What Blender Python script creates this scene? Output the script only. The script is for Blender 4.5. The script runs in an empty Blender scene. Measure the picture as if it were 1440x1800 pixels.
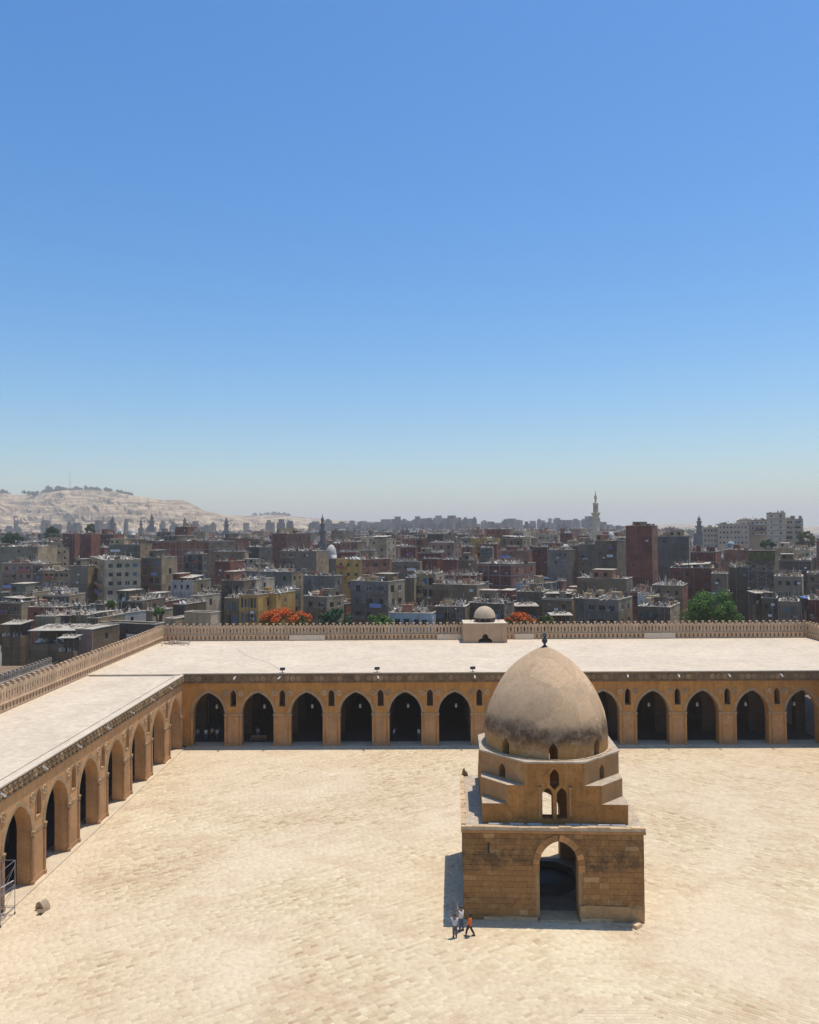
import bpy, math, random
from mathutils import Vector, Matrix
from mathutils.geometry import tessellate_polygon
import numpy as np
R = math.radians
rng = random.Random(7)
scn = bpy.context.scene
col = scn.collection

# ------------------------------------------------------------------ camera
FPX, YAW, PITCH, ROLL, CAMH = 1370.12, 0.0123, 0.0237, -0.0074, 30.70
_cy, _sy, _cp, _sp, _cr, _sr = math.cos(YAW), math.sin(YAW), math.cos(PITCH), math.sin(PITCH), math.cos(ROLL), math.sin(ROLL)
_R0, FWD, _U0 = Vector((_cy, _sy, 0)), Vector((-_sy*_cp, _cy*_cp, _sp)), Vector((_sy*_sp, -_cy*_sp, _cp))
RGT, UPV = _R0*_cr + _U0*_sr, -_R0*_sr + _U0*_cr
CAM = Vector((0, 0, CAMH))
cam_d = bpy.data.cameras.new('camera')
cam_d.sensor_fit = 'HORIZONTAL'; cam_d.sensor_width = 36; cam_d.lens = 36*FPX/1440
cam_d.clip_start = 0.5; cam_d.clip_end = 30000
cam = bpy.data.objects.new('camera', cam_d); col.objects.link(cam)
m = Matrix.Identity(4)
for i in range(3):
    m[i][0], m[i][1], m[i][2], m[i][3] = RGT[i], UPV[i], -FWD[i], CAM[i]
cam.matrix_world = m
scn.camera = cam

# ------------------------------------------------------------------ sky, sun, exposure
SUN = Vector((1.48, 1.06, 7.22)).normalized()
el = math.asin(SUN.z); az = math.atan2(SUN.x, SUN.y)
w = bpy.data.worlds.new('World'); scn.world = w; w.use_nodes = True
nt = w.node_tree; nt.nodes.clear()
sky = nt.nodes.new('ShaderNodeTexSky'); sky.sky_type = 'NISHITA'; sky.sun_disc = False
sky.sun_elevation = el; sky.sun_rotation = az
sky.altitude = 60; sky.air_density = 1.25; sky.dust_density = 0.8; sky.ozone_density = 7.0
bg = nt.nodes.new('ShaderNodeBackground'); bg.inputs[1].default_value = 0.145
wo = nt.nodes.new('ShaderNodeOutputWorld')
hs = nt.nodes.new('ShaderNodeHueSaturation'); hs.inputs['Saturation'].default_value = 1.26
nt.links.new(sky.outputs[0], hs.inputs['Color']); nt.links.new(hs.outputs[0], bg.inputs[0]); nt.links.new(bg.outputs[0], wo.inputs[0])
sl = bpy.data.lights.new('sun', 'SUN'); sl.energy = 4.0; sl.angle = R(0.53); sl.color = (1.0, 0.94, 0.84)
so = bpy.data.objects.new('sun', sl); col.objects.link(so)
so.rotation_euler = SUN.to_track_quat('Z', 'Y').to_euler(); so.location = (0, 0, 120)
scn.view_settings.view_transform = 'Standard'; scn.view_settings.look = 'None'
scn.view_settings.exposure = 0.0; scn.view_settings.gamma = 1.0
scn.view_settings.use_curve_mapping = False
scn.render.engine = 'CYCLES'
cy = scn.cycles
cy.use_denoising = True; cy.max_bounces = 8; cy.diffuse_bounces = 5; cy.glossy_bounces = 2; cy.transmission_bounces = 4
cy.volume_bounces = 1; cy.transparent_max_bounces = 8; cy.use_adaptive_sampling = True; cy.adaptive_threshold = 0.015
cy.sample_clamp_indirect = 6

# ------------------------------------------------------------------ pixel helpers (photograph pixels, 1440 x 1800)
def ray(x, y): return FWD + RGT*((x-720)/FPX) - UPV*((y-900)/FPX)
def atz(x, y, z=0.0): d = ray(x, y); return CAM + d*((z-CAMH)/d.z)
def aty(x, y, Y): d = ray(x, y); return CAM + d*(Y/d.y)
def atx(x, y, X): d = ray(x, y); return CAM + d*(X/d.x)
def proj(P):
    v = Vector(P)-CAM; d = v.dot(FWD)
    return 720+FPX*v.dot(RGT)/d, 900-FPX*v.dot(UPV)/d

# ------------------------------------------------------------------ materials
MATS = {}
def _n(nt, t, **k):
    n = nt.nodes.new(t)
    for a, b in k.items(): setattr(n, a, b)
    return n
def _mix(nt, fac, a, b, mode='MIX'):
    n = _n(nt, 'ShaderNodeMix', data_type='RGBA', blend_type=mode)
    for s, v in ((0, fac), (6, a), (7, b)):
        if hasattr(v, 'links') or hasattr(v, 'is_linked'): nt.links.new(v, n.inputs[s])
        else: n.inputs[s].default_value = v if s == 0 else (*v[:3], 1)
    return n.outputs[2]
def _noise(nt, scale, detail=4, rough=0.6, vec=None, dist=0):
    n = _n(nt, 'ShaderNodeTexNoise'); n.inputs['Scale'].default_value = scale
    n.inputs['Detail'].default_value = detail; n.inputs['Roughness'].default_value = rough; n.inputs['Distortion'].default_value = dist
    if vec is not None: nt.links.new(vec, n.inputs['Vector'])
    return n.outputs['Fac']
def _ramp(nt, fac, stops):
    n = _n(nt, 'ShaderNodeValToRGB'); cr = n.color_ramp
    while len(cr.elements) < len(stops): cr.elements.new(0.5)
    for e, (p, c) in zip(cr.elements, stops):
        e.position = p; e.color = (*((c,)*3 if isinstance(c, (int, float)) else c), 1)
    nt.links.new(fac, n.inputs[0]); return n.outputs[0]
def _start(name):
    mt = bpy.data.materials.new(name); mt.use_nodes = True
    nt = mt.node_tree; b = nt.nodes['Principled BSDF']
    return mt, nt, b
def _pos(nt, scale=(1, 1, 1)):
    g = _n(nt, 'ShaderNodeNewGeometry'); mp = _n(nt, 'ShaderNodeMapping'); mp.inputs['Scale'].default_value = scale
    nt.links.new(g.outputs['Position'], mp.inputs[0]); return mp.outputs[0]
def _bump(nt, b, h, strength, dist=0.05):
    n = _n(nt, 'ShaderNodeBump'); n.inputs['Strength'].default_value = strength; n.inputs['Distance'].default_value = dist
    nt.links.new(h, n.inputs['Height']); nt.links.new(n.outputs[0], b.inputs['Normal'])
def _rand(nt):
    return _n(nt, 'ShaderNodeObjectInfo').outputs['Random']
def sc3(c, k): return tuple(min(1, x*k) for x in c)

def _facade_vec(nt):
    tc = _n(nt, 'ShaderNodeTexCoord'); sx = _n(nt, 'ShaderNodeSeparateXYZ'); nt.links.new(tc.outputs['Object'], sx.inputs[0])
    ad = _n(nt, 'ShaderNodeMath', operation='ADD'); nt.links.new(sx.outputs[0], ad.inputs[0]); nt.links.new(sx.outputs[1], ad.inputs[1])
    cb = _n(nt, 'ShaderNodeCombineXYZ'); nt.links.new(ad.outputs[0], cb.inputs[0]); nt.links.new(sx.outputs[2], cb.inputs[1]); return cb.outputs[0]
def _facade_cells(nt, w_, h_):
    br = _n(nt, 'ShaderNodeTexBrick'); br.inputs['Scale'].default_value = 1.0; br.inputs['Brick Width'].default_value = w_; br.inputs['Row Height'].default_value = h_
    br.inputs['Mortar Size'].default_value = 0.09; br.inputs['Color1'].default_value = (0, 0, 0, 1); br.inputs['Color2'].default_value = (1, 1, 1, 1); br.inputs['Mortar'].default_value = (0.75, 0.75, 0.75, 1)
    br.offset = 0.37; nt.links.new(_facade_vec(nt), br.inputs['Vector'])
    sp = _n(nt, 'ShaderNodeSeparateColor'); nt.links.new(br.outputs['Color'], sp.inputs[0]); return sp.outputs[0]

def plaster(name, c, var=0.25, scale=0.5, streak=0.0, rough=0.9, tint=None, rnd=0.0, fine=6.0, bump=0.15, panels=0.0):
    """plain rendered or stone surface: broad blotches, fine grain, optional vertical run-off streaks"""
    if name in MATS: return MATS[name]
    mt, nt, b = _start(name)
    p = _pos(nt)
    big = _noise(nt, scale, 5, 0.65, p, 0.4)
    c1, c2 = sc3(c, 1-var), sc3(c, 1+var)
    k = _ramp(nt, big, [(0.3, c1), (0.7, c2)])
    if tint is not None:
        t = _noise(nt, scale*2.3, 4, 0.7, p, 0.8)
        k = _mix(nt, _ramp(nt, t, [(0.5, 0), (0.66, 0.75)]), k, tint)
    if streak > 0:
        s = _noise(nt, 1.0, 3, 0.6, _pos(nt, (2.2, 2.2, 0.16)))
        k = _mix(nt, _ramp(nt, s, [(0.45, 0), (0.75, streak)]), k, sc3(c, 0.45))
    f = _noise(nt, fine, 3, 0.7, p)
    k = _mix(nt, 1.0, k, _ramp(nt, f, [(0.25, 0.82), (0.75, 1.12)]), 'MULTIPLY')
    if panels > 0:                                             # bays and storeys rendered at different times
        br = _facade_cells(nt, 3.3, 3.1); k = _mix(nt, 1.0, k, _ramp(nt, br, [(0, 1-panels), (0.5, 1.0), (1, 1+panels*1.2)]), 'MULTIPLY')
    if rnd > 0:
        k = _mix(nt, 1.0, k, _ramp(nt, _rand(nt), [(0, 1-rnd), (1, 1+rnd)]), 'MULTIPLY')
    nt.links.new(k, b.inputs['Base Color']); b.inputs['Roughness'].default_value = rough
    b.inputs['Specular IOR Level'].default_value = 0.2
    if bump: _bump(nt, b, f, bump)
    MATS[name] = mt; return mt

def plain(name, c, rough=0.6, metal=0.0, var=0.1):
    if name in MATS: return MATS[name]
    mt, nt, b = _start(name)
    f = _noise(nt, 3.0, 3, 0.6, _pos(nt))
    k = _ramp(nt, f, [(0.25, sc3(c, 1-var)), (0.75, sc3(c, 1+var))])
    nt.links.new(k, b.inputs['Base Color']); b.inputs['Roughness'].default_value = rough; b.inputs['Metallic'].default_value = metal
    MATS[name] = mt; return mt

def brickmat(name, c, mortar, sc=1.0):
    if name in MATS: return MATS[name]
    mt, nt, b = _start(name)
    br = _n(nt, 'ShaderNodeTexBrick'); br.inputs['Scale'].default_value = 1.6*sc
    br.inputs['Color1'].default_value = (*sc3(c, 1.12), 1); br.inputs['Color2'].default_value = (*sc3(c, 0.8), 1)
    br.inputs['Mortar'].default_value = (*mortar, 1); br.inputs['Mortar Size'].default_value = 0.012
    nt.links.new(_facade_vec(nt), br.inputs['Vector'])
    big = _noise(nt, 0.35, 5, 0.7, _pos(nt), 0.5)
    k = _mix(nt, 1.0, br.outputs['Color'], _ramp(nt, big, [(0.28, 0.62), (0.72, 1.25)]), 'MULTIPLY')
    k = _mix(nt, 1.0, k, _ramp(nt, _facade_cells(nt, 3.6, 3.1), [(0, 0.75), (0.5, 1.0), (0.74, 1.3), (0.76, 1.1), (1, 1.25)]), 'MULTIPLY')
    s = _noise(nt, 1.0, 3, 0.6, _pos(nt, (1.6, 1.6, 0.15)))
    k = _mix(nt, _ramp(nt, s, [(0.5, 0), (0.8, 0.5)]), k, sc3(mortar, 0.7))
    nt.links.new(k, b.inputs['Base Color']); b.inputs['Roughness'].default_value = 0.92
    b.inputs['Specular IOR Level'].default_value = 0.2
    MATS[name] = mt; return mt

def mat_paving():
    mt, nt, b = _start('court_paving')
    at = _n(nt, 'ShaderNodeAttribute', attribute_name='tone')
    p = _pos(nt)
    base = _ramp(nt, at.outputs['Fac'], [(0.0, (0.44, 0.30, 0.18)), (0.35, (0.575, 0.44, 0.27)), (0.7, (0.655, 0.525, 0.33)), (1.0, (0.725, 0.60, 0.40))])
    big = _noise(nt, 0.055, 5, 0.62, p, 0.8)
    base = _mix(nt, _ramp(nt, big, [(0.42, 0), (0.66, 0.8)]), base, (0.70, 0.56, 0.385))
    md = _noise(nt, 0.16, 4, 0.6, _pos(nt, (1, 1.6, 1)), 0.5)
    base = _mix(nt, _ramp(nt, md, [(0.5, 0), (0.72, 0.55)]), base, (0.53, 0.37, 0.23))
    f = _noise(nt, 2.2, 4, 0.7, p)
    k = _mix(nt, 1.0, base, _ramp(nt, f, [(0.25, 0.88), (0.75, 1.1)]), 'MULTIPLY')
    nt.links.new(k, b.inputs['Base Color']); b.inputs['Roughness'].default_value = 0.9; b.inputs['Specular IOR Level'].default_value = 0.15
    _bump(nt, b, f, 0.2, 0.02)
    return mt

def mat_dome():
    mt, nt, b = _start('dome_render')
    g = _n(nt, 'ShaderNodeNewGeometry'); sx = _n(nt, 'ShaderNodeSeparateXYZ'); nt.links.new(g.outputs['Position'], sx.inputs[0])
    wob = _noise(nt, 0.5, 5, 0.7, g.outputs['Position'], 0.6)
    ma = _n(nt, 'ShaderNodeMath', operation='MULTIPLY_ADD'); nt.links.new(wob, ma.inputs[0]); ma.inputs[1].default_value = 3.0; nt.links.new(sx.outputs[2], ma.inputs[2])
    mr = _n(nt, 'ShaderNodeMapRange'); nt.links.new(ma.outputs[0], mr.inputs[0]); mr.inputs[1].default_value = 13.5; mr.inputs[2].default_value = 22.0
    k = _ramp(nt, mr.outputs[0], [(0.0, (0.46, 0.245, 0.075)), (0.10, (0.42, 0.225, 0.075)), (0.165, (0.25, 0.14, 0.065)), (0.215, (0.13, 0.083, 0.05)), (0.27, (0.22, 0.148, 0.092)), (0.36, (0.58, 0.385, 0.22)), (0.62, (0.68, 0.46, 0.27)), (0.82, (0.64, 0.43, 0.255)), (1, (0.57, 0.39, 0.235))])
    pt = _noise(nt, 0.55, 5, 0.65, _pos(nt, (1, 1, 1.6)), 0.9)
    k = _mix(nt, _ramp(nt, pt, [(0.5, 0), (0.64, 0.45)]), k, (0.46, 0.325, 0.205))
    vo = _n(nt, 'ShaderNodeTexVoronoi'); vo.inputs['Scale'].default_value = 0.42; nt.links.new(_pos(nt, (1, 1, 1.3)), vo.inputs['Vector'])
    rg = _n(nt, 'ShaderNodeSeparateColor'); nt.links.new(vo.outputs['Color'], rg.inputs[0])
    k = _mix(nt, 1.0, k, _ramp(nt, rg.outputs[0], [(0, 0.88), (1, 1.1)]), 'MULTIPLY')
    ch = _noise(nt, 1.7, 5, 0.75, g.outputs['Position'], 0.5)
    lo = _n(nt, 'ShaderNodeMapRange'); nt.links.new(sx.outputs[2], lo.inputs[0]); lo.inputs[1].default_value = 14.8; lo.inputs[2].default_value = 12.2
    chm = _n(nt, 'ShaderNodeMath', operation='MULTIPLY'); nt.links.new(_ramp(nt, ch, [(0.62, 0), (0.66, 0.8)]), chm.inputs[0]); nt.links.new(lo.outputs[0], chm.inputs[1])
    k = _mix(nt, chm.outputs[0], k, (0.50, 0.41, 0.31))
    f = _noise(nt, 5, 4, 0.7, g.outputs['Position'])
    k = _mix(nt, 1.0, k, _ramp(nt, f, [(0.25, 0.82), (0.75, 1.12)]), 'MULTIPLY')
    nt.links.new(k, b.inputs['Base Color']); b.inputs['Roughness'].default_value = 0.93; b.inputs['Specular IOR Level'].default_value = 0.15
    l2 = _noise(nt, 0.8, 6, 0.7, _pos(nt, (1.3, 1.3, 1.0)), 1.2)
    k = _mix(nt, _ramp(nt, l2, [(0.54, 0), (0.62, 0.25)]), k, (0.60, 0.44, 0.285))
    st = _noise(nt, 1.0, 4, 0.7, _pos(nt, (1.7, 1.7, 0.14)))
    k = _mix(nt, _ramp(nt, st, [(0.55, 0), (0.72, 0.22)]), k, (0.27, 0.19, 0.12))
    nt.links.new(k, b.inputs['Base Color'])
    hh = _n(nt, 'ShaderNodeMath', operation='MULTIPLY_ADD'); nt.links.new(_noise(nt, 1.6, 6, 0.75, g.outputs['Position'], 0.4), hh.inputs[0]); hh.inputs[1].default_value = 3.0; nt.links.new(f, hh.inputs[2])
    _bump(nt, b, hh.outputs[0], 0.22, 0.05)
    MATS['dome_render'] = mt; return mt

def mat_ashlar():
    """weathered stone of the pavilion's base: each stone its own tone, soot bands with an uneven edge"""
    mt, nt, b = _start('ashlar')
    at = _n(nt, 'ShaderNodeAttribute', attribute_name='tone')
    oi = _rand(nt)
    ad = _n(nt, 'ShaderNodeMath', operation='FRACT'); a2 = _n(nt, 'ShaderNodeMath', operation='ADD')
    nt.links.new(at.outputs['Fac'], a2.inputs[0]); nt.links.new(oi, a2.inputs[1]); nt.links.new(a2.outputs[0], ad.inputs[0])
    k = _ramp(nt, ad.outputs[0], [(0, (0.37, 0.188, 0.065)), (0.4, (0.40, 0.208, 0.074)), (0.8, (0.425, 0.225, 0.082)), (0.95, (0.45, 0.25, 0.1)), (1, (0.54, 0.345, 0.16))])
    p = _pos(nt)
    g = _n(nt, 'ShaderNodeNewGeometry'); sx = _n(nt, 'ShaderNodeSeparateXYZ'); nt.links.new(g.outputs['Position'], sx.inputs[0])
    wob = _noise(nt, 0.32, 5, 0.65, p, 0.7)
    ma = _n(nt, 'ShaderNodeMath', operation='MULTIPLY_ADD'); nt.links.new(wob, ma.inputs[0]); ma.inputs[1].default_value = 3.2; nt.links.new(sx.outputs[2], ma.inputs[2])
    mr = _n(nt, 'ShaderNodeMapRange'); nt.links.new(ma.outputs[0], mr.inputs[0]); mr.inputs[1].default_value = 1.6; mr.inputs[2].default_value = 8.8
    band = _ramp(nt, mr.outputs[0], [(0, 0.3), (0.1, 0.15), (0.2, 0.7), (0.30, 0.25), (0.5, 0.25), (0.6, 1.0), (0.72, 1.0), (0.80, 0.5), (0.9, 0.75), (1, 0.45)])
    dn = _noise(nt, 1.1, 5, 0.75, p, 0.6)
    dm = _n(nt, 'ShaderNodeMath', operation='MULTIPLY'); nt.links.new(band, dm.inputs[0]); nt.links.new(_ramp(nt, dn, [(0.36, 0.1), (0.56, 1)]), dm.inputs[1])
    k = _mix(nt, dm.outputs[0], k, (0.15, 0.09, 0.046))
    f = _noise(nt, 4, 5, 0.75, p)
    k = _mix(nt, 1.0, k, _ramp(nt, f, [(0.22, 0.66), (0.78, 1.22)]), 'MULTIPLY')
    nt.links.new(k, b.inputs['Base Color']); b.inputs['Roughness'].default_value = 0.93; b.inputs['Specular IOR Level'].default_value = 0.15
    _bump(nt, b, f, 0.5, 0.06)
    MATS['ashlar'] = mt; return mt

def mat_leaf(name, c1, c2):
    mt, nt, b = _start(name)
    k = _ramp(nt, _noise(nt, 0.9, 3, 0.6, _pos(nt)), [(0.3, c1), (0.7, c2)])
    nt.links.new(k, b.inputs['Base Color']); b.inputs['Roughness'].default_value = 0.6
    b.inputs['Specular IOR Level'].default_value = 0.25
    tr = _n(nt, 'ShaderNodeBsdfTranslucent'); nt.links.new(k, tr.inputs[0])
    mx = _n(nt, 'ShaderNodeMixShader'); mx.inputs[0].default_value = 0.3
    nt.links.new(b.outputs[0], mx.inputs[1]); nt.links.new(tr.outputs[0], mx.inputs[2])
    nt.links.new(mx.outputs[0], nt.nodes['Material Output'].inputs[0])
    MATS[name] = mt; return mt

def mat_hill():
    mt, nt, b = _start('limestone_cliff')
    p = _pos(nt)
    st = _noise(nt, 1.0, 6, 0.7, _pos(nt, (0.0016, 0.0016, 0.042)), 1.0)
    k = _ramp(nt, st, [(0.34, (0.11, 0.075, 0.05)), (0.43, (0.36, 0.255, 0.155)), (0.52, (0.60, 0.45, 0.27)), (0.6, (0.46, 0.33, 0.2)), (0.68, (0.14, 0.1, 0.065))])
    bl = _noise(nt, 0.011, 6, 0.7, p, 1.0)
    k = _mix(nt, _ramp(nt, bl, [(0.46, 0), (0.58, 0.85)]), k, (0.17, 0.125, 0.085))
    k = _mix(nt, 1.0, k, _ramp(nt, _noise(nt, 0.05, 5, 0.75, p), [(0.25, 0.6), (0.75, 1.3)]), 'MULTIPLY')
    nt.links.new(k, b.inputs['Base Color']); b.inputs['Roughness'].default_value = 1.0; b.inputs['Specular IOR Level'].default_value = 0
    return mt

PAVE = mat_paving(); DOME = mat_dome(); ASHLAR = mat_ashlar(); HILL = mat_hill()
OCHRE = plaster('ochre_render', (0.51, 0.24, 0.062), 0.22, 0.45, 0.45, tint=(0.40, 0.205, 0.08), bump=0.2)
TANW = plaster('tan_wing_render', (0.56, 0.315, 0.145), 0.18, 0.45, 0.35, tint=(0.54, 0.26, 0.085), bump=0.2)
PIER = plaster('pier_render', (0.47, 0.265, 0.125), 0.2, 0.6, 0.35)
ARCHI = plaster('carved_band', (0.40, 0.265, 0.145), 0.22, 1.2, 0.2, fine=9)
FCARV = plaster('carved_frieze', (0.31, 0.205, 0.11), 0.35, 0.5, 0.3, fine=9, rnd=0.35)
CARVE = plaster('carved_rosette', (0.44, 0.285, 0.15), 0.25, 1.2, 0.2, fine=9, rnd=0.2)
FRIEZE = plaster('frieze_stone', (0.22, 0.14, 0.07), 0.3, 0.8, 0.3, fine=8, tint=(0.32, 0.22, 0.13))
ROOFW = plaster('lime_roof', (0.65, 0.53, 0.385), 0.08, 0.12, 0.0, tint=(0.58, 0.455, 0.315), fine=1.5, bump=0.05)
LIP = plaster('roof_lip', (0.65, 0.54, 0.40), 0.10, 0.6)
PARA = plaster('parapet_render', (0.56, 0.385, 0.235), 0.13, 0.5, 0.12, rnd=0.06)
OLDPARA = plaster('grey_parapet_stone', (0.34, 0.28, 0.22), 0.3, 0.7, 0.3)
INNER = plaster('shaded_inner_brick', (0.12, 0.082, 0.055), 0.2, 0.6)  # interior brick darkened in its colour to stand in for indoor shade
FLOORS = plaster('gallery_floor', (0.64, 0.51, 0.35), 0.12, 0.5)
CREAMST = plaster('pale_stone', (0.58, 0.41, 0.235), 0.2, 1.5, rnd=0.15)
VOUSS = plaster('voussoir_stone', (0.42, 0.215, 0.08), 0.18, 1.3, rnd=0.28)
STOREY = plaster('storey_render', (0.43, 0.205, 0.06), 0.25, 0.5, 0.5, tint=(0.27, 0.125, 0.04), bump=0.3)
DIAG = plaster('diagonal_render', (0.43, 0.235, 0.1), 0.2, 0.6, 0.3, tint=(0.32, 0.215, 0.125), bump=0.3)
LEDGE = plaster('rubble_ledge', (0.50, 0.40, 0.285), 0.25, 1.5, fine=12, tint=(0.38, 0.29, 0.20), bump=0.6)
DARK = plain('dark_void', (0.03, 0.027, 0.025), 0.9)
IRON = plain('dark_iron', (0.05, 0.05, 0.055), 0.5, 0.5)
STEEL = plain('galvanised_steel', (0.34, 0.34, 0.36), 0.45, 0.7)
BRONZE = plain('green_bronze', (0.05, 0.10, 0.10), 0.5, 0.4)
WOOD = plain('old_wood', (0.16, 0.085, 0.045), 0.75)
PLANK = plain('pale_plank', (0.62, 0.58, 0.53), 0.8)
WHITEP = plain('white_paint', (0.75, 0.73, 0.69), 0.6)
GLASS = plain('dark_glass', (0.025, 0.028, 0.032), 0.15)
DISHM = plain('dish_enamel', (0.68, 0.66, 0.62), 0.55)
CABLE = plain('black_cable', (0.06, 0.055, 0.05), 0.6)

# ------------------------------------------------------------------ mesh helpers
class MB:
    def __init__(s): s.v = []; s.f = []; s.m = []
    def add(s, vs, fs, mi=0):
        o = len(s.v); s.v += [tuple(p) for p in vs]; s.f += [tuple(i+o for i in f) for f in fs]; s.m += [mi]*len(fs)
    def box(s, x0, y0, z0, x1, y1, z1, mi=0, M=None):
        vs = [(x0,y0,z0),(x1,y0,z0),(x1,y1,z0),(x0,y1,z0),(x0,y0,z1),(x1,y0,z1),(x1,y1,z1),(x0,y1,z1)]
        if M is not None: vs = [M @ Vector(p) for p in vs]
        s.add(vs, [(0,3,2,1),(4,5,6,7),(0,1,5,4),(1,2,6,5),(2,3,7,6),(3,0,4,7)], mi)
    def prism(s, pts, z0, z1, mi=0):
        n = len(pts)
        s.add([(x,y,z0) for x,y in pts]+[(x,y,z1) for x,y in pts], [tuple(range(n-1,-1,-1)), tuple(range(n,2*n))]+[(i,(i+1)%n,n+(i+1)%n,n+i) for i in range(n)], mi)
    def tube(s, a, b, r, n=6, r2=None, mi=0):
        a, b = Vector(a), Vector(b); d = (b-a)
        if d.length < 1e-6: return
        q = d.to_track_quat('Z', 'Y'); r2 = r if r2 is None else r2
        ring = [q @ Vector((math.cos(2*math.pi*i/n), math.sin(2*math.pi*i/n), 0)) for i in range(n)]
        s.add([a+c*r for c in ring]+[b+c*r2 for c in ring], [tuple(range(n-1,-1,-1)), tuple(range(n,2*n))]+[(i,(i+1)%n,n+(i+1)%n,n+i) for i in range(n)], mi)
    def lathe(s, prof, n=24, c=(0,0,0), mi=0, a0=0.0):
        vs = []; fs = []; k = len(prof)
        for i in range(n):
            t = a0+2*math.pi*i/n
            for r, z in prof: vs.append((c[0]+r*math.cos(t), c[1]+r*math.sin(t), c[2]+z))
        for i in range(n):
            j = (i+1) % n
            for q in range(k-1): fs.append((i*k+q, j*k+q, j*k+q+1, i*k+q+1))
        s.add(vs, fs, mi)
    def panel(s, outer, holes, O, U, V, N, t, mi=0, backmap=None, back=True):
        """flat wall piece with openings; front at O facing N, thickness t behind it"""
        O, U, V, N = Vector(O), Vector(U), Vector(V), Vector(N)
        def area(p): return sum(p[i][0]*p[(i+1) % len(p)][1]-p[(i+1) % len(p)][0]*p[i][1] for i in range(len(p)))
        loops = [list(outer) if area(outer) > 0 else list(outer)[::-1]]+[list(h) if area(h) < 0 else list(h)[::-1] for h in holes]
        flat = [p for l in loops for p in l]
        tris = tessellate_polygon([[Vector((p[0], p[1], 0)) for p in l] for l in loops])
        bm = backmap or (lambda p: p)
        fr = [O+U*p[0]+V*p[1] for p in flat]; bk = [O+U*q[0]+V*q[1]-N*t for q in map(bm, flat)]
        n = len(flat); fs = []
        for a, b, c in tris:
            A, B, C = flat[a], flat[b], flat[c]
            ar = (B[0]-A[0])*(C[1]-A[1])-(C[0]-A[0])*(B[1]-A[1])
            if abs(ar) < 1e-9: continue
            if ar < 0: b, c = c, b
            fs.append((a, b, c))
            if back: fs.append((n+a, n+c, n+b))
        o = 0
        for l in loops:
            k = len(l)
            for i in range(k):
                j = (i+1) % k; fs.append((o+i, n+o+i, n+o+j, o+j))
            o += k
        s.add(fr+bk, fs, mi)
    def mesh(s, name, mats, smooth=False):
        me = bpy.data.meshes.new(name); me.from_pydata(s.v, [], s.f)
        for mt in (mats if isinstance(mats, (list, tuple)) else [mats]): me.materials.append(mt)
        if isinstance(mats, (list, tuple)) and len(mats) > 1: me.polygons.foreach_set('material_index', s.m)
        if smooth: me.shade_smooth()
        me.update(); return me
    def obj(s, name, mats, parent=None, smooth=False, loc=None):
        return place(name, s.mesh(name, mats, smooth), parent, loc)
def place(name, me, parent=None, loc=None, rot=None, scale=None):
    o = bpy.data.objects.new(name, me); col.objects.link(o)
    if parent is not None: o.parent = parent
    if loc is not None: o.location = loc
    if rot is not None: o.rotation_euler = rot
    if scale is not None: o.scale = scale
    return o
def tag(o, label=None, cat=None, group=None, kind=None):
    if label: o['label'] = label
    if cat: o['category'] = cat
    if group: o['group'] = group
    if kind: o['kind'] = kind
    return o
def thing(name, label, cat, loc=(0,0,0), rz=0.0, group=None):
    o = bpy.data.objects.new(name, None); col.objects.link(o); o.empty_display_size = 0.3
    o.location = loc; o.rotation_euler = (0, 0, rz)
    return tag(o, label, cat, group)
def pointed(a, z0, zs, rise, n=8, foot=True):
    """outline of a pointed-arch opening, half width a, floor z0, springing zs, counter-clockwise"""
    r = (a*a+rise*rise)/(2*a); pts = [(-a, z0), (a, z0)] if foot else []
    end = math.asin(min(1, rise/r))
    for i in range(n+1):
        t = end*i/n; pts.append((a-r+r*math.cos(t), zs+r*math.sin(t)))
    for i in range(n-1, -1, -1):
        t = end*i/n; pts.append((-(a-r+r*math.cos(t)), zs+r*math.sin(t)))
    return pts
def tone_attr(me, vals):
    at = me.attributes.new('tone', 'FLOAT', 'FACE'); at.data.foreach_set('value', vals)

# ================================================================== SETTING: ground, courtyard, hill
XL, XR, YN, YF = -33.98, 57.75, 19.94, 111.67
GROUND = plaster('city_dust', (0.20, 0.165, 0.13), 0.3, 0.05, fine=0.6, bump=0)
mb = MB(); mb.add([(-13500,-13500,-0.06),(13500,-13500,-0.06),(13500,13500,-0.06),(-13500,13500,-0.06)], [(0,1,2,3)])
tag(mb.obj('ground', GROUND), kind='structure')

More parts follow.
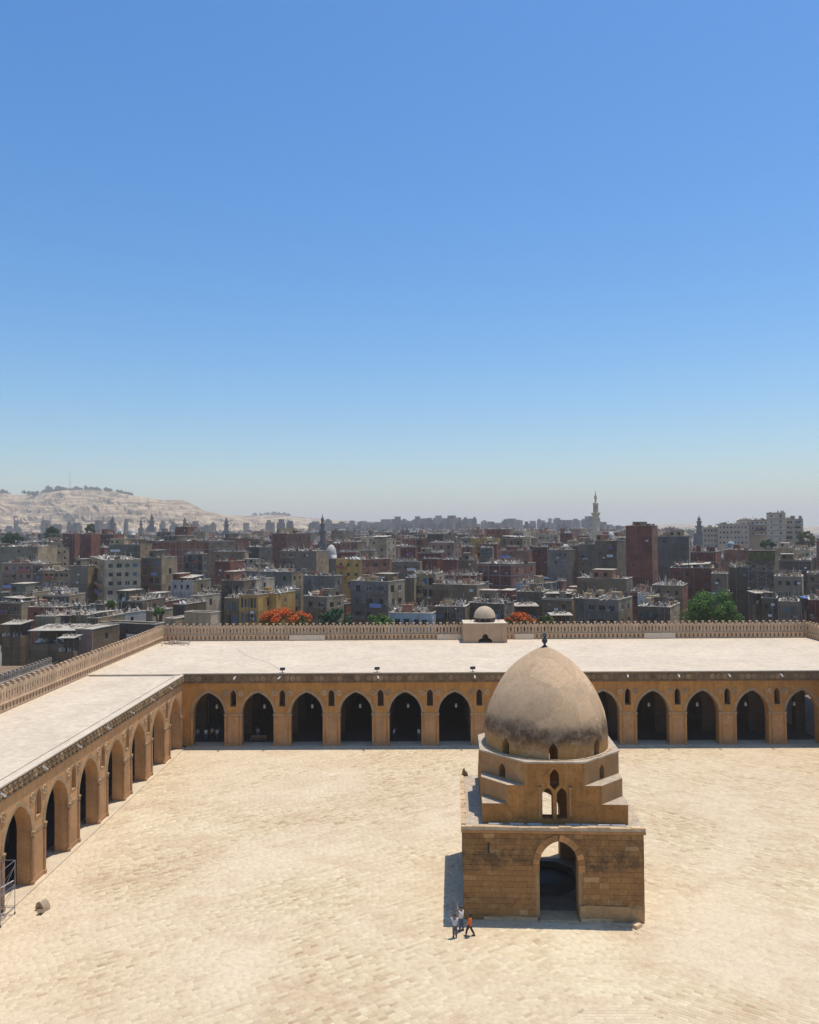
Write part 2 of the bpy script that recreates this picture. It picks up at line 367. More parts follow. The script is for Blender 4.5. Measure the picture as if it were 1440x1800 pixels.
FC = Vector((10.75, 68.45, 0)); FROT = R(-2.5)           # domed pavilion: centre and turn
def in_fountain(x, y, mg=0.15):
    dx, dy = x-FC.x, y-FC.y; c, s = math.cos(-FROT), math.sin(-FROT)
    lx, ly = c*dx-s*dy, s*dx+c*dy
    return -7.2-mg < lx < 6.9+mg and -6.5-mg < ly < 6.5+mg
def courtyard():
    mb = MB(); mb.add([(XL,YN,0),(XR,YN,0),(XR,YF,0),(XL,YF,0)], [(0,1,2,3)])
    me = mb.mesh('courtyard', PAVE); tone_attr(me, [0.62])
    court = tag(place('courtyard', me), kind='structure')
    nr = np.random.default_rng(3)
    Lp, Wp, J = 0.62, 0.31, 0.016
    allc = []
    for reg, ang in ((0, R(33)), (1, R(-33)), (2, 0.0)):
        c, s = math.cos(ang), math.sin(ang)
        nu, nv = int(150/Lp), int(150/Wp)
        iu, iv = np.meshgrid(np.arange(-nu//2, nu//2), np.arange(-nv//2, nv//2), indexing='ij')
        off = nr.uniform(0, 1, nv)[iv+nv//2]
        u = (iu+off)*Lp; v = iv*Wp
        x = 12+c*u-s*v; y = 78+s*u+c*v
        tone = np.clip(0.52+0.19*nr.standard_normal(u.shape)+0.07*nr.standard_normal(nv)[iv+nv//2], 0.0, 1.0)
        path = (np.abs(x-11.5-0.03*(78-y)) < 2.6+0.5*np.sin(y*0.7))
        ok = (x > XL+0.5) & (x < XR-0.5) & (y > 44) & (y < YF-0.7)
        ok &= (path if reg == 2 else (~path & ((x < 11.5) if reg == 0 else (x >= 11.5))))
        ok &= np.abs(x-0.5*0) < y*0.56+1.5
        x, y, tone = x[ok], y[ok], tone[ok]
        if reg == 2: tone = np.clip(tone+0.16, 0, 1)
        for ax, ay, bx, by, wd, am in ((11, 60, 24, 40, 2.6, .3), (9, 60, -8, 40, 2.2, .22), (4, 66, -30, 84, 2.4, .18), (18, 66, 52, 60, 2.4, .2), (11, 60, 8, 40, 2.5, .15), (-20, 45, 20, 52, 3.5, -.2), (24, 46, 46, 74, 3.0, -.22), (-28, 66, -4, 92, 4.0, -.16), (30, 84, 50, 100, 5.0, -.15)):   # worn walking lines and browner, less swept bands
            vx, vy = bx-ax, by-ay; tt = np.clip(((x-ax)*vx+(y-ay)*vy)/(vx*vx+vy*vy), 0, 1)
            dd = np.hypot(x-ax-tt*vx, y-ay-tt*vy)+0.9*np.sin(x*0.9)+0.7*np.sin(y*1.3)
            tone = tone+am*np.exp(-(dd/wd)**2)
        tone = np.clip(tone, 0, 1)
        keep = np.array([not in_fountain(a, b, 0.35) for a, b in zip(x, y)])
        allc.append(np.stack([x[keep], y[keep], np.full(keep.sum(), ang), tone[keep]], 1))
    P = np.concatenate(allc)
    P = P[nr.uniform(size=len(P)) > 0.03]                       # a few stones lost under dust
    px = np.array([proj((a, b, 0)) for a, b in P[:, :2]])
    vis = (px[:, 0] > 6) & (px[:, 0] < 1434) & (px[:, 1] < 1794)
    order = np.argsort(np.where(vis, P[:, 1], 1e9))
    near, rest = P[order[:300]], P[order[300:]]
    hx, hy = Lp/2-J/2, Wp/2-J/2
    unit = []
    for k in range(9):                                         # nine tones of one worn slab
        b = MB(); e = 0.025
        b.add([(-hx,-hy,0),(hx,-hy,0),(hx,hy,0),(-hx,hy,0),(-hx+e,-hy+e,0.02),(hx-e,-hy+e,0.02),(hx-e,hy-e,0.02),(-hx+e,hy-e,0.02)],
              [(4,5,6,7),(0,1,5,4),(1,2,6,5),(2,3,7,6),(3,0,4,7)])
        mu = b.mesh('paving_stone', PAVE); tone_attr(mu, [k/8]*5); unit.append(mu)
    for a in near:
        place('paving_stone', unit[int(round(a[3]*8))], court, (a[0], a[1], 0.0), (0, 0, a[2]))
    n = len(rest); c, s = np.cos(rest[:, 2]), np.sin(rest[:, 2]); e = 0.025
    lz = nr.uniform(0.012, 0.024, n)
    cx = np.array([-hx,hx,hx,-hx,-hx+e,hx-e,hx-e,-hx+e]); cyy = np.array([-hy,-hy,hy,hy,-hy+e,-hy+e,hy-e,hy-e])
    V = np.zeros((n, 8, 3))
    V[:, :, 0] = rest[:, 0:1]+c[:, None]*cx-s[:, None]*cyy; V[:, :, 1] = rest[:, 1:2]+s[:, None]*cx+c[:, None]*cyy
    V[:, 4:, 2] = lz[:, None]
    q = np.array([(4,5,6,7),(0,1,5,4),(1,2,6,5),(2,3,7,6),(3,0,4,7)])
    F = (q[None]+8*np.arange(n)[:, None, None]).reshape(-1)
    me = bpy.data.meshes.new('paving_stones'); me.vertices.add(n*8); me.vertices.foreach_set('co', V.reshape(-1))
    me.loops.add(len(F)); me.loops.foreach_set('vertex_index', F)
    me.polygons.add(n*5); me.polygons.foreach_set('loop_start', np.arange(n*5)*4); me.polygons.foreach_set('loop_total', np.full(n*5, 4))
    me.update(calc_edges=True); me.materials.append(PAVE); tone_attr(me, np.repeat(rest[:, 3], 5))
    tag(place('paving_stones', me, court), kind='stuff')
courtyard()

from mathutils import noise as mnoise
def hill():
    nr = np.random.default_rng(11)
    def ridge(tab, Yr, Yb, back, name, nu=260, nv=46, seed=0, amp=1.0):
        xs = np.linspace(tab[0][0], tab[-1][0], nu); ys = np.interp(xs, [t[0] for t in tab], [t[1] for t in tab])
        ph = nr.uniform(0, 6.28, 40); fr = nr.uniform(0.02, 0.35, 40)
        jag = sum(np.sin(xs*f_+p_)*0.5/(1+f_*8) for f_, p_ in zip(fr, ph))
        ys = ys+jag*0.55*amp
        vs = []
        for i in range(nu):
            top = aty(xs[i], ys[i], Yr+60*math.sin(xs[i]*0.02+seed))
            bx = aty(xs[i], 930, Yb+90*math.sin(xs[i]*0.013+1+seed))
            for j in range(nv+8):
                if j < nv:
                    t = j/(nv-1)
                    steps = 6.0; st = t*steps+0.9*mnoise.fractal(Vector((xs[i]*0.012, t*1.5, 7+seed)), 0.9, 2.0, 4)
                    fr_ = st-math.floor(st); tz = (math.floor(st)+min(1, max(0, (fr_-0.35)/0.3)))/steps
                    tz = min(1.0, max(0.0, 0.45*t+0.55*tz)) if j < nv-1 else 1.0
                    gul = mnoise.fractal(Vector((xs[i]*0.02+seed*9, t*3.2, seed)), 0.8, 2.1, 6)
                    d = 85*gul*math.sin(math.pi*t)*amp
                    x = bx.x+(top.x-bx.x)*t; y = bx.y+(top.y-bx.y)*t+d+nr.uniform(-9, 9)*math.sin(math.pi*t)
                    z = -3+(top.z+3)*tz+nr.uniform(-2.5, 2.5)*math.sin(math.pi*t)
                else:
                    k = (j-nv+1)/8.0
                    x, y, z = top.x*(1+0.28*k*back/900), top.y+back*k, top.z-6*k-14*k*k
                vs.append((x, y, max(z, -3)))
        mm = nv+8; mb = MB()
        mb.add(vs, [(i*mm+j, (i+1)*mm+j, (i+1)*mm+j+1, i*mm+j+1) for i in range(nu-1) for j in range(mm-1)])
        return tag(mb.obj(name, HILL, smooth=False), kind='structure')
    ridge([(-180,874),(-60,868),(0,866),(30,869),(60,868),(105,862),(150,861),(200,864),(238,872),(262,875),(300,878),(322,880),(338,887),(356,897),(372,901),(392,905),(430,909),(480,914),(520,921),(560,932)], 3200, 2350, 900, 'limestone_hill')
    ridge([(330,915),(380,907),(420,906),(445,907),(480,905),(520,908),(560,912),(610,915),(680,918),(760,922),(860,930)], 4300, 3500, 900, 'far_ridge', 160, 30, 2.0, 0.6)
    ridge([(1060,932),(1110,922),(1160,922),(1200,921),(1240,925),(1300,924),(1380,927),(1460,925),(1560,930)], 5200, 4600, 800, 'hazy_ridge', 120, 24, 4.0, 0.5)
hill()

# ================================================================== MOSQUE: three arcaded wings
BAY, C0, AH, SPR, RISE, WT = 7.03, 3.685, 2.285, 4.62, 3.08, 1.27
ZR = 10.3
def rosette_mesh(name, r, mt, petals=8, d=0.07):
    b = MB(); n = petals*2
    ring = [(math.cos(2*math.pi*i/n), math.sin(2*math.pi*i/n)) for i in range(n)]
    vs = [(r*x, 0, r*z) for x, z in ring]+[((0.94 if i % 2 else 0.72)*r*x, -d, (0.94 if i % 2 else 0.72)*r*z) for i, (x, z) in enumerate(ring)]+[((0.5 if i % 2 else 0.3)*r*x, -d*0.35, (0.5 if i % 2 else 0.3)*r*z) for i, (x, z) in enumerate(ring)]+[(0, -d*1.3, 0)]
    fs = []
    for i in range(n):
        j = (i+1) % n; fs += [(i, j, n+j, n+i), (n+i, n+j, 2*n+j, 2*n+i), (2*n+i, 2*n+j, 3*n)]
    b.add(vs, fs); return b.mesh(name, mt)
ROS = rosette_mesh('rosette', 0.46, CARVE, 8, 0.11); FROS = rosette_mesh('frieze_rosette', 0.38, FCARV, 6, 0.12)
def arch_band():
    b = MB(); i_, o_ = pointed(AH+0.02, 0, SPR, RISE, 10, False), pointed(AH+0.44, 0, SPR, RISE+0.40, 10, False)
    n = len(i_); vs = []
    for p, q in zip(i_, o_): vs += [(p[0],-0.06,p[1]),(q[0],-0.06,q[1]),(p[0],0.02,p[1]),(q[0],0.02,q[1])]
    fs = []
    for k in range(n-1):
        a = 4*k; c = a+4; fs += [(a,a+1,c+1,c),(a+1,a+3,c+3,c+1),(a,c,c+2,a+2)]
    fs += [(0,2,3,1),(4*n-4,4*n-3,4*n-1,4*n-2)]
    b.add(vs, fs); return b.mesh('archivolt', ARCHI)
ARCHB = arch_band()
def win_band():
    b = MB(); i_, o_ = pointed(0.44, 5.7, 7.35, 0.72, 6), pointed(0.60, 5.62, 7.35, 0.93, 6)
    n = len(i_); vs = []
    for p, q in zip(i_, o_): vs += [(p[0],-0.05,p[1]),(q[0],-0.05,q[1]),(p[0],0.02,p[1]),(q[0],0.02,q[1])]
    fs = []
    for k in range(n):
        a = 4*k; c = 4*((k+1) % n); fs += [(a,c,c+1,a+1),(a+1,c+1,c+3,a+3),(a,a+2,c+2,c)]
    b.add(vs, fs); return b.mesh('window_surround', ARCHI)
WINB = win_band()
b = MB(); b.lathe([(0,0),(0.24,0),(0.24,0.32),(0.17,0.42),(0.165,4.1),(0,4.1)], 8); COLN = b.mesh('colonnette', PIER)
b = MB(); b.lathe([(0,4.101),(0.2,4.16),(0.17,4.22),(0.26,4.5),(0.26,4.62),(0,4.62)], 8); CAPI = b.mesh('capital', ARCHI)
b = MB(); b.box(-0.72,-0.03,0.5,0.72,0.02,4.25); PPAN = b.mesh('pier_panel', PIER)
b = MB(); b.box(-1.15,-0.09,0,1.15,0.02,0.42); PPLI = b.mesh('plinth', PIER)
b = MB(); b.box(-1.18,-0.055,4.4,1.18,0.02,4.72); PIMP = b.mesh('impost_band', ARCHI)
b = MB(); M_ = Matrix.Rotation(R(18), 4, 'X'); b.box(-0.11,-1.0,-0.06,0.11,0.15,0.0,0,M_); b.box(-0.11,-1.0,0.0,-0.08,0.1,0.09,0,M_); b.box(0.08,-1.0,0.0,0.11,0.1,0.09,0,M_); SPOUT = b.mesh('water_spout', PLANK)
def merlon_mesh(mt):
    right = [(.618,0),(.618,.18),(.52,.36),(.455,.72),(.50,1.05),(.60,1.3),(.618,1.33),(.618,1.80),(.52,1.75),(.38,1.58),(.22,1.56),(.14,1.66),(.14,1.8),(.26,2.1)]
    out = right+[(-x, z) for x, z in right[::-1]]
    key = [(.075,.16),(.065,.82)]+[(.135*math.cos(t), 1.0+.19*math.sin(t)) for t in [R(-45), R(0), R(45), R(90), R(135), R(180), R(225)]]+[(-.065,.82),(-.075,.16)]
    b = MB(); b.panel(out, [key], (0,0,0), (1,0,0), (0,0,1), (0,-1,0), 0.34); return b.mesh('merlon', mt)
MERL = merlon_mesh(PARA); OLDM = merlon_mesh(OLDPARA)

def wall_outline(L, nb, h, a, spr, rise, c0):
    out = [(0, 0)]
    for i in range(nb):
        cx = c0+BAY*i; ar = pointed(a, 0, spr, rise, 9)   # (-a,0),(a,0), right side up, left side down
        out += [(cx-a, 0)]+[(cx+x, z) for x, z in ar[2:][::-1]]+[(cx+a, 0)]
    return out+[(L, 0), (L, h), (0, h)]
def wing(name, label, loc, rz, depth, rows, roof_x, roof_z, para_x, spouts, near_detail=(0, 13), patches=(), wm=None):
    L = C0*2+BAY*12
    t = thing(name, label, 'arcade', loc, rz)
    ww = pointed(0.42, 5.72, 7.33, 0.72, 6)
    b = MB()
    b.panel(wall_outline(L, 13, ZR-0.32, AH, SPR, RISE, C0), [[(C0+BAY*(i+0.5)+x, z) for x, z in ww] for i in range(12)], (0,0,0), (1,0,0), (0,0,1), (0,-1,0), WT)
    b.obj('wall', wm or OCHRE, t)
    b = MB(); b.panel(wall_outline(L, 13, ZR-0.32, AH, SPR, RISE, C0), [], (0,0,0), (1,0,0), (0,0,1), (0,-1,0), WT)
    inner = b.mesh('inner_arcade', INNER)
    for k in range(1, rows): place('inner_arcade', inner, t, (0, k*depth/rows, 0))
    b = MB(); b.box(roof_x[0], depth, 0, roof_x[1], depth+1.3, roof_z+0.06); b.obj('outer_wall', PARA, t)
    b = MB(); b.box(-0.02, -0.55, 0, L+0.02, depth-0.01, 0.13); b.obj('gallery_floor', FLOORS, t)
    b = MB(); b.box(0.1, WT+0.9, 0.133, L-0.1, depth-0.1, 0.15); b.obj('floor_shade_sheet', plain('painted_floor_shade', (0.05, 0.045, 0.04), 0.95), t)  # dark sheet over the gallery floor, painting the shade there
    b = MB(); b.box(0.02, WT+0.01, ZR-0.42, L-0.02, depth-0.02, ZR-0.30); b.obj('ceiling', plain('ceiling_beams', (0.07, 0.05, 0.035), 0.9), t)  # dark ceiling put in to cut light bouncing off the roof underside
    b = MB(); b.box(roof_x[0]+0.01, -0.10, ZR-0.28, roof_x[1]-0.01, depth-0.003, roof_z); b.obj('roof', ROOFW, t)
    b = MB(); b.box(0, -0.2, roof_z+0.003, L, 0.28, roof_z+0.13); b.obj('roof_lip', LIP, t)
    b = MB(); b.box(0, -0.125, 9.22, L, -0.003, roof_z-0.003); b.box(0, -0.19, 9.06, L, -0.002, 9.217); b.obj('frieze', FRIEZE, t)
    n = int(L/0.84)
    for i in range(n):
        place('frieze_rosette', FROS, t, (0.42+i*0.84+0.2, -0.125, 9.72), (0, rng.uniform(-.1, .1), 0))
    for i in range(13):
        cx = C0+BAY*i
        place('archivolt', ARCHB, t, (cx, 0, 0))
        for s in (-1, 1): place('capital', CAPI, place('colonnette', COLN, t, (cx+s*(AH+0.13), -0.02, 0.1)))
        if i < 12:
            px = cx+BAY/2
            place('window_surround', WINB, t, (px, 0, 0)); place('pier_panel', PPAN, t, (px, 0, 0)); place('plinth', PPLI, t, (px, 0, 0.12)); place('impost_band', PIMP, t, (px, 0, 0))
            for s in (-1, 1): place('rosette', ROS, t, (px+s*1.1, -0.01, 7.62), (0, rng.uniform(-.2, .2), 0))
    for x in spouts: place('water_spout', SPOUT, t, (x, -0.12, roof_z-0.32), (0, 0, rng.uniform(-.25, .25)), (0.8, 0.62 if rows == 2 else 1.0, 0.8))
    # openwork parapet on the outer wall
    x0, x1 = para_x; zb = roof_z+0.06
    b = MB(); b.box(x0, depth-0.12, zb, x1, depth+0.55, zb+0.2); b.box(x0, depth-0.2, zb+0.86, x1, depth+0.55, zb+1.02); b.box(x0, depth+0.32, zb+0.2, x1, depth+0.54, zb+0.86)
    b.obj('parapet_base', PARA, t)
    b = MB(); n = int((x1-x0)/0.78)
    for i in range(n):
        xx = x0+(i+0.5)*(x1-x0)/n
        b.box(xx-0.24, depth-0.1, zb+0.198, xx+0.24, depth+0.33, zb+0.862)
    tag(b.obj('parapet_block', PARA, t), kind='stuff')
    n = int(round((x1-x0)/1.24)); w_ = (x1-x0)/n
    for i in range(n):
        place('merlon', MERL, t, (x0+(i+0.5)*w_, depth+0.02, zb+1.02), None, (w_/1.24, 1, rng.uniform(0.985, 1.01)))
    for a, c in patches:
        b = MB(); b.box(a, depth-0.42, zb, c, depth+0.1, zb+rng.uniform(0.84, 0.98)); b.obj('plaster_patch', LIP, t)
    return t
farsp = [aty(p, 1187, YF).x-XL for p in (415, 494, 664, 834, 1103, 1192, 1280, 1371)]
def fx(p): return aty(p, 1115, 145.4).x-XL
wing('arcade_wing', 'long arcaded wing with pale flat roof facing the pavilion, under a crenellated wall', (XL, YF, 0), 0, 33.8, 5, (-13.98, 14.05+91.73), 10.38, (-13.9, 14.0+91.73), farsp, patches=[(fx(509), fx(571)), (fx(768), fx(816)), (fx(1132), fx(1186)), (fx(905), fx(938))])
wing('arcade_wing', 'sunlit arcaded side wing with ochre arches, scaffold tower at its foot', (XL, YN, 0), R(90), 13.9, 2, (0, YF-YN-0.02), 10.2, (48, YF-YN+33.8), [C0+BAY*(i+0.55) for i in range(4, 12)], wm=TANW)
wing('arcade_wing', 'arcaded side wing opposite the scaffold tower, only its far parapet corner showing', (XR, YF, 0), R(-90), 13.9, 2, (0.02, YF-YN), 10.2, (-33.8, 14), [])

# crenellated precinct wall beyond the side wing
t = thing('precinct_wall', 'weathered grey precinct wall with dark merlons outside the side wing', 'wall', (-66.0, 88, 0), R(90))
b = MB(); b.box(0, 0, 0, 52, 0.9, 7.0); b.obj('wall', OLDPARA, t)
b = MB(); b.box(0, -0.08, 7.003, 52, 0.98, 7.15); b.obj('coping', OLDPARA, t)
for i in range(42): place('merlon', OLDM, t, (0.62+i*1.24, 0.3, 7.15), None, (1, 1, 0.62))

# little domed kiosk on the roof
t = thing('roof_kiosk', 'cube-shaped roof kiosk with small plaster dome and trefoil opening beside the parapet', 'kiosk', (11.75, 141.0, 10.384))
KP = plaster('kiosk_render', (0.50, 0.33, 0.195), 0.1, 0.6, 0.15)
tre = []
for k in range(9): a_ = R(180-k*90/8*0.9); tre.append((0.95*math.cos(a_)-0.0-0.35, 0.05+0.95*math.sin(a_)))
tre = [(-1.28, 0), (-1.22, .38), (-1.05, .62), (-.8, .75), (-.58, .8), (-.52, 1.1), (-.36, 1.42), (0, 1.6), (.36, 1.42), (.52, 1.1), (.58, .8), (.8, .75), (1.05, .62), (1.22, .38), (1.28, 0)]
fr = [(-3.92, 0)]+tre+[(3.92, 0), (3.92, 3.45), (-3.92, 3.45)]
b = MB(); b.panel(fr, [], (0,0,0), (1,0,0), (0,0,1), (0,-1,0), 0.5); b.obj('front_wall', KP, t)
b = MB(); b.box(-3.92,0.501,0,-3.42,5.6,3.45); b.box(3.42,0.501,0,3.92,5.6,3.45); b.box(-3.419,5.1,0,3.419,5.6,3.45); b.obj('side_wall', KP, t)
b = MB(); b.box(-3.9,0.02,3.452,3.9,5.58,3.5); b.obj('flat_roof', LIP, t)
for s in (-1, 1):
    b = MB(); b.box(s*3.45-0.5, -0.07, 0, s*3.45+0.5, -0.003, 3.4); b.obj('corner_pilaster', KP, t)
b = MB(); prof = [(2.0*math.cos(a), 1.95*math.sin(a)*1.06) for a in [R(x) for x in range(0, 90, 9)]]+[(0.0, 2.1)]
b.lathe(prof, 28, (0.15, 2.9, 4.25)); b.lathe([(0, 0), (2.0, 0)], 28, (0.15, 2.9, 4.25)); b.obj('dome', plaster('small_dome_render', (0.52, 0.405, 0.275), 0.14, 0.9, 0.1), t, smooth=True)
b = MB(); b.lathe([(1.7, 0), (1.7, 0.75)], 16, (0.15, 2.9, 3.5)); b.obj('drum', DARK, t)
for k in range(12):
    a = 2*math.pi*k/12; b = MB(); b.tube((0.15+1.85*math.cos(a), 2.9+1.85*math.sin(a), 3.5), (0.15+1.85*math.cos(a), 2.9+1.85*math.sin(a), 4.26), 0.07); b.obj('post', WOOD, t)
    if k % 2 == 0:
        b = MB(); b.tube((0.15+2.75*math.cos(a), 2.9+2.5*math.sin(a), 3.5), (0.15+1.95*math.cos(a), 2.9+1.95*math.sin(a), 4.2), 0.05); b.obj('strut', WOOD, t)
b = MB(); b.tube((0.15,2.9,6.3),(0.15,2.9,7.1),0.035); b.obj('finial', IRON, t)

# ================================================================== DOMED PAVILION in the courtyard
def pavilion():
    t = thing('domed_pavilion', 'weathered brown stone pavilion with stepped octagon and large pointed dome', 'pavilion', FC, FROT)
    X0, X1, Y0, Y1, ZB, TH = -7.2, 6.9, -6.5, 6.5, 7.2, 1.35
    dc = 0.30; da, ds, dr = 1.52, 4.38, 1.85
    arch = pointed(da, 0, ds, dr, 12)
    Bk = plaster('mortar_core', (0.36, 0.225, 0.105), 0.25, 0.8)
    def side(name, O, U, N, w0, w1, c):
        b = MB(); out = [(w0, 0), (c-da, 0)]+[(c+x, z) for x, z in arch[2:][::-1]]+[(c+da, 0), (w1, 0), (w1, ZB-0.05), (w0, ZB-0.05)]
        b.panel(out, [], O, U, (0,0,1), N, TH, backmap=lambda p: (min(max(p[0], w0+TH), w1-TH) if abs(p[0]-w0) < 1e-6 or abs(p[0]-w1) < 1e-6 else p[0], p[1]))
        return b.obj(name, Bk, t)
    fw = side('front_wall', (0, Y0+0.1, 0), (1,0,0), (0,-1,0), X0+0.1, X1-0.1, dc)
    side('back_wall', (0, Y1-0.1, 0), (-1,0,0), (0,1,0), -X1+0.1, -X0-0.1, -0.4)
    lw = side('left_wall', (X0+0.1, 0, 0), (0,-1,0), (-1,0,0), Y0+0.1, Y1-0.1, 0)
    rw = side('right_wall', (X1-0.1, 0, 0), (0,1,0), (1,0,0), Y0+0.1, Y1-0.1, 0)
    # facing stones, course by course; those of the front are stones of their own
    def ext(z, g):                                                    # half width of the opening plus ring at height z
        a_, rise_ = da+g, dr+g
        if z <= ds: return a_
        r_ = (a_*a_+rise_*rise_)/(2*a_); h = z-ds
        if h >= rise_: return 0
        return a_-r_+math.sqrt(max(0, r_*r_-h*h))
    def stones(emit, w0, w1, c, rr):
        z = 0.0; k = 0; hs = []
        while z < ZB-0.3: h = rr.uniform(0.36, 0.47); hs.append(h); z += h
        f = (ZB-0.06)/z; z = 0.0
        for h in hs:
            h *= f; x = w0
            e0, e1 = ext(z, 0.32), ext(z+h, 0.32)
            ends = [w0]
            while x < w1:
                x += rr.uniform(0.62, 1.25); ends.append(min(x, w1))
            if ends[-1]-ends[-2] < 0.3: ends.pop(-2)
            for a_, b_ in zip(ends[:-1], ends[1:]):
                q = [(a_+0.004, z+0.004), (b_-0.004, z+0.004), (b_-0.004, z+h-0.004), (a_+0.004, z+h-0.004)]
                if e0 > 0:
                    L0, L1, R0_, R1_ = c-e0, c-(e1 or 0.05), c+e0, c+(e1 or 0.05)
                    if b_ <= L0 or a_ >= R0_: pass
                    elif a_ < L0-0.12 and a_ < c: q = [q[0], (min(b_, L0)-0.004, q[1][1]), (min(b_, L1)-0.004, q[2][1]), q[3]]
                    elif b_ > R0_+0.12 and b_ > c: q = [(max(a_, R0_)+0.004, q[0][1]), q[1], q[2], (max(a_, R1_)+0.004, q[3][1])]
                    elif e1 <= 0 or a_ < L1-0.1 or b_ > R1_+0.1:
                        if a_ < c: q = [(L0-0.05, q[0][1]), (L0, q[1][1]), (min(b_, L1), q[2][1]), (L0-0.05 if a_ > L0-0.05 else a_, q[3][1])]
                        else: q = [(R0_, q[0][1]), (R0_+0.05, q[1][1]), (max(R0_+0.05, b_), q[2][1]), (max(a_, R1_), q[3][1])]
                        if q[2][0]-q[3][0] < 0.05: continue
                    else: continue
                emit(q, z)
            z += h; k += 1
    rr = random.Random(5)
    def stone(b, q, O, U, N, d):
        O, U, N = Vector(O), Vector(U), Vector(N); e = 0.005
        cx = sum(p[0] for p in q)/4; cz = sum(p[1] for p in q)/4
        qi = [(p[0]+(e if p[0] < cx else -e), p[1]+(e if p[1] < cz else -e)) for p in q]
        vs = [O+U*p[0]+Vector((0,0,p[1])) for p in q]+[O+U*p[0]+Vector((0,0,p[1]))+N*d for p in qi]
        b.add(vs, [(4,5,6,7),(0,1,5,4),(1,2,6,5),(2,3,7,6),(3,0,4,7)])
    cnt = [0]
    def emit_front(q, z):
        b = MB(); stone(b, q, (0, Y0+0.1, 0), (1,0,0), (0,-1,0), rr.uniform(0.085, 0.103))
        b.obj('stone_block', ASHLAR, fw); cnt[0] += 1
    stones(emit_front, X0+0.02, X1-0.02, dc, random.Random(21))
    for nm, O, U, N, w0, w1, c, par in (('b', (0, Y1-0.1, 0), (-1,0,0), (0,1,0), -X1, -X0, -0.4, None), ('l', (X0+0.1, 0, 0), (0,-1,0), (-1,0,0), Y0, Y1, 0, lw), ('r', (X1-0.1, 0, 0), (0,1,0), (1,0,0), Y0, Y1, 0, rw)):
        b = MB(); tv = []
        def em(q, z): stone(b, q, O, U, N, rr.uniform(0.085, 0.102)); tv.extend([rr.random()]*5)
        stones(em, w0+0.02, w1-0.02, c, random.Random(len(nm)+ord(nm)))
        me = b.mesh('stone_blocks', ASHLAR); tone_attr(me, tv); tag(place('stone_blocks', me, par or t), kind='stuff')
    # voussoirs of the front arch
    r = (da*da+dr*dr)/(2*da); end = math.asin(dr/r); nv = 7
    for s in (-1, 1):
        for k in range(-1, nv):
            def pt(q, tt): 
                if q < 0: return (s*(da+tt), ds+q*0.55)
                a = end*min(1, q/nv); x = da-r+(r+tt)*math.cos(a); return (s*max(0.012 if q >= nv else 0, x), ds+(r+tt)*math.sin(a))
            p = [pt(k+0.02, 0.0), pt(k+0.02, 0.50), pt(k+0.5, 0.515), pt(k+0.98, 0.50), pt(k+0.98, 0.0), pt(k+0.5, 0.0)]
            if k == -1: p = [pt(-1, 0), pt(-1, 0.50), pt(-0.02, 0.50), pt(-0.02, 0)]
            b = MB(); d = rr.uniform(0.135, 0.165)
            b.panel([(x+dc, z) for x, z in p], [], (0, Y0+0.1-d, 0), (1,0,0), (0,0,1), (0,-1,0), d+0.3)
            b.obj('voussoir', VOUSS, fw)
    # pale patched footing stones
    for k, (a, c) in enumerate([(-5.6,-4.9),(-4.88,-4.1),(-4.08,-3.35),(-3.33,-2.7),(-2.68,-1.4),(1.95,2.6),(2.62,3.5),(3.52,4.4)]):
        b = MB(); b.box(a, Y0-0.10, 0, c, Y0+0.05, rr.uniform(0.22, 0.36)); b.obj('footing_stone', CREAMST, t)
    b = MB(); b.panel([(1.9,0.0),(6.86,0),(6.86,1.0),(6.2,1.16),(5.2,1.22),(3.9,1.25),(2.6,1.3),(1.9,1.2)], [], (0,Y0-0.06,0), (1,0,0), (0,0,1), (0,-1,0), 0.2); b.obj('render_patch', plaster('patch_render', (0.44, 0.27, 0.125), 0.2, 0.9, 0.2, tint=(0.33,0.2,0.1)), t)
    b = MB(); b.box(dc-1.5, Y0-0.2, 0, dc+1.5, Y0+1.4, 0.16); b.obj('door_sill', CREAMST, t)
    b = MB(); b.box(-5.28, Y0-0.016, 5.2, -5.12, Y0+0.0, 6.05); b.obj('slit_window', DARK, t)
    # terrace with worn edge, slabs lying on it
    b = MB(); o_ = [(X0-0.12,Y0-0.12),(X1+0.12,Y0-0.12),(X1+0.12,Y1+0.12),(X0-0.12,Y1+0.12)]
    b.panel(o_, [[(-4.7,-4.6),(5.0,-4.6),(5.0,5.0),(-4.7,5.0)]], (0,0,ZB), (1,0,0), (0,1,0), (0,0,1), 0.16); b.obj('terrace', LEDGE, t)
    b = MB(); b.box(X0-0.14, Y0-0.13, ZB-0.38, X1+0.14, Y0+0.02, ZB-0.17); b.box(X0-0.14, Y0+0.021, ZB-0.38, X0+0.02, Y1+0.13, ZB-0.17); b.box(X1-0.02, Y0+0.021, ZB-0.38, X1+0.14, Y1+0.13, ZB-0.17); b.obj('cornice', VOUSS, t)
    x = X0-0.14
    while x < X1+0.05:
        L = rr.uniform(0.55, 1.1); L = min(L, X1+0.14-x)
        if L > 0.2:
            b = MB(); hh = rr.uniform(0.10, 0.17); b.box(x, Y0-0.16+rr.uniform(-.03,.03), ZB+0.003, x+L-0.02, Y0+rr.uniform(0.16,0.3), ZB+hh); b.obj('edge_stone', CREAMST, t)
        x += L
    y = Y0+0.32
    while y < Y1:
        L = rr.uniform(0.5, 1.0)
        b = MB(); b.box(X0-0.15, y, ZB+0.003, X0+rr.uniform(0.18,0.32), min(y+L-0.02, Y1+0.1), ZB+rr.uniform(0.10,0.2)); b.obj('edge_stone', CREAMST, t); y += L
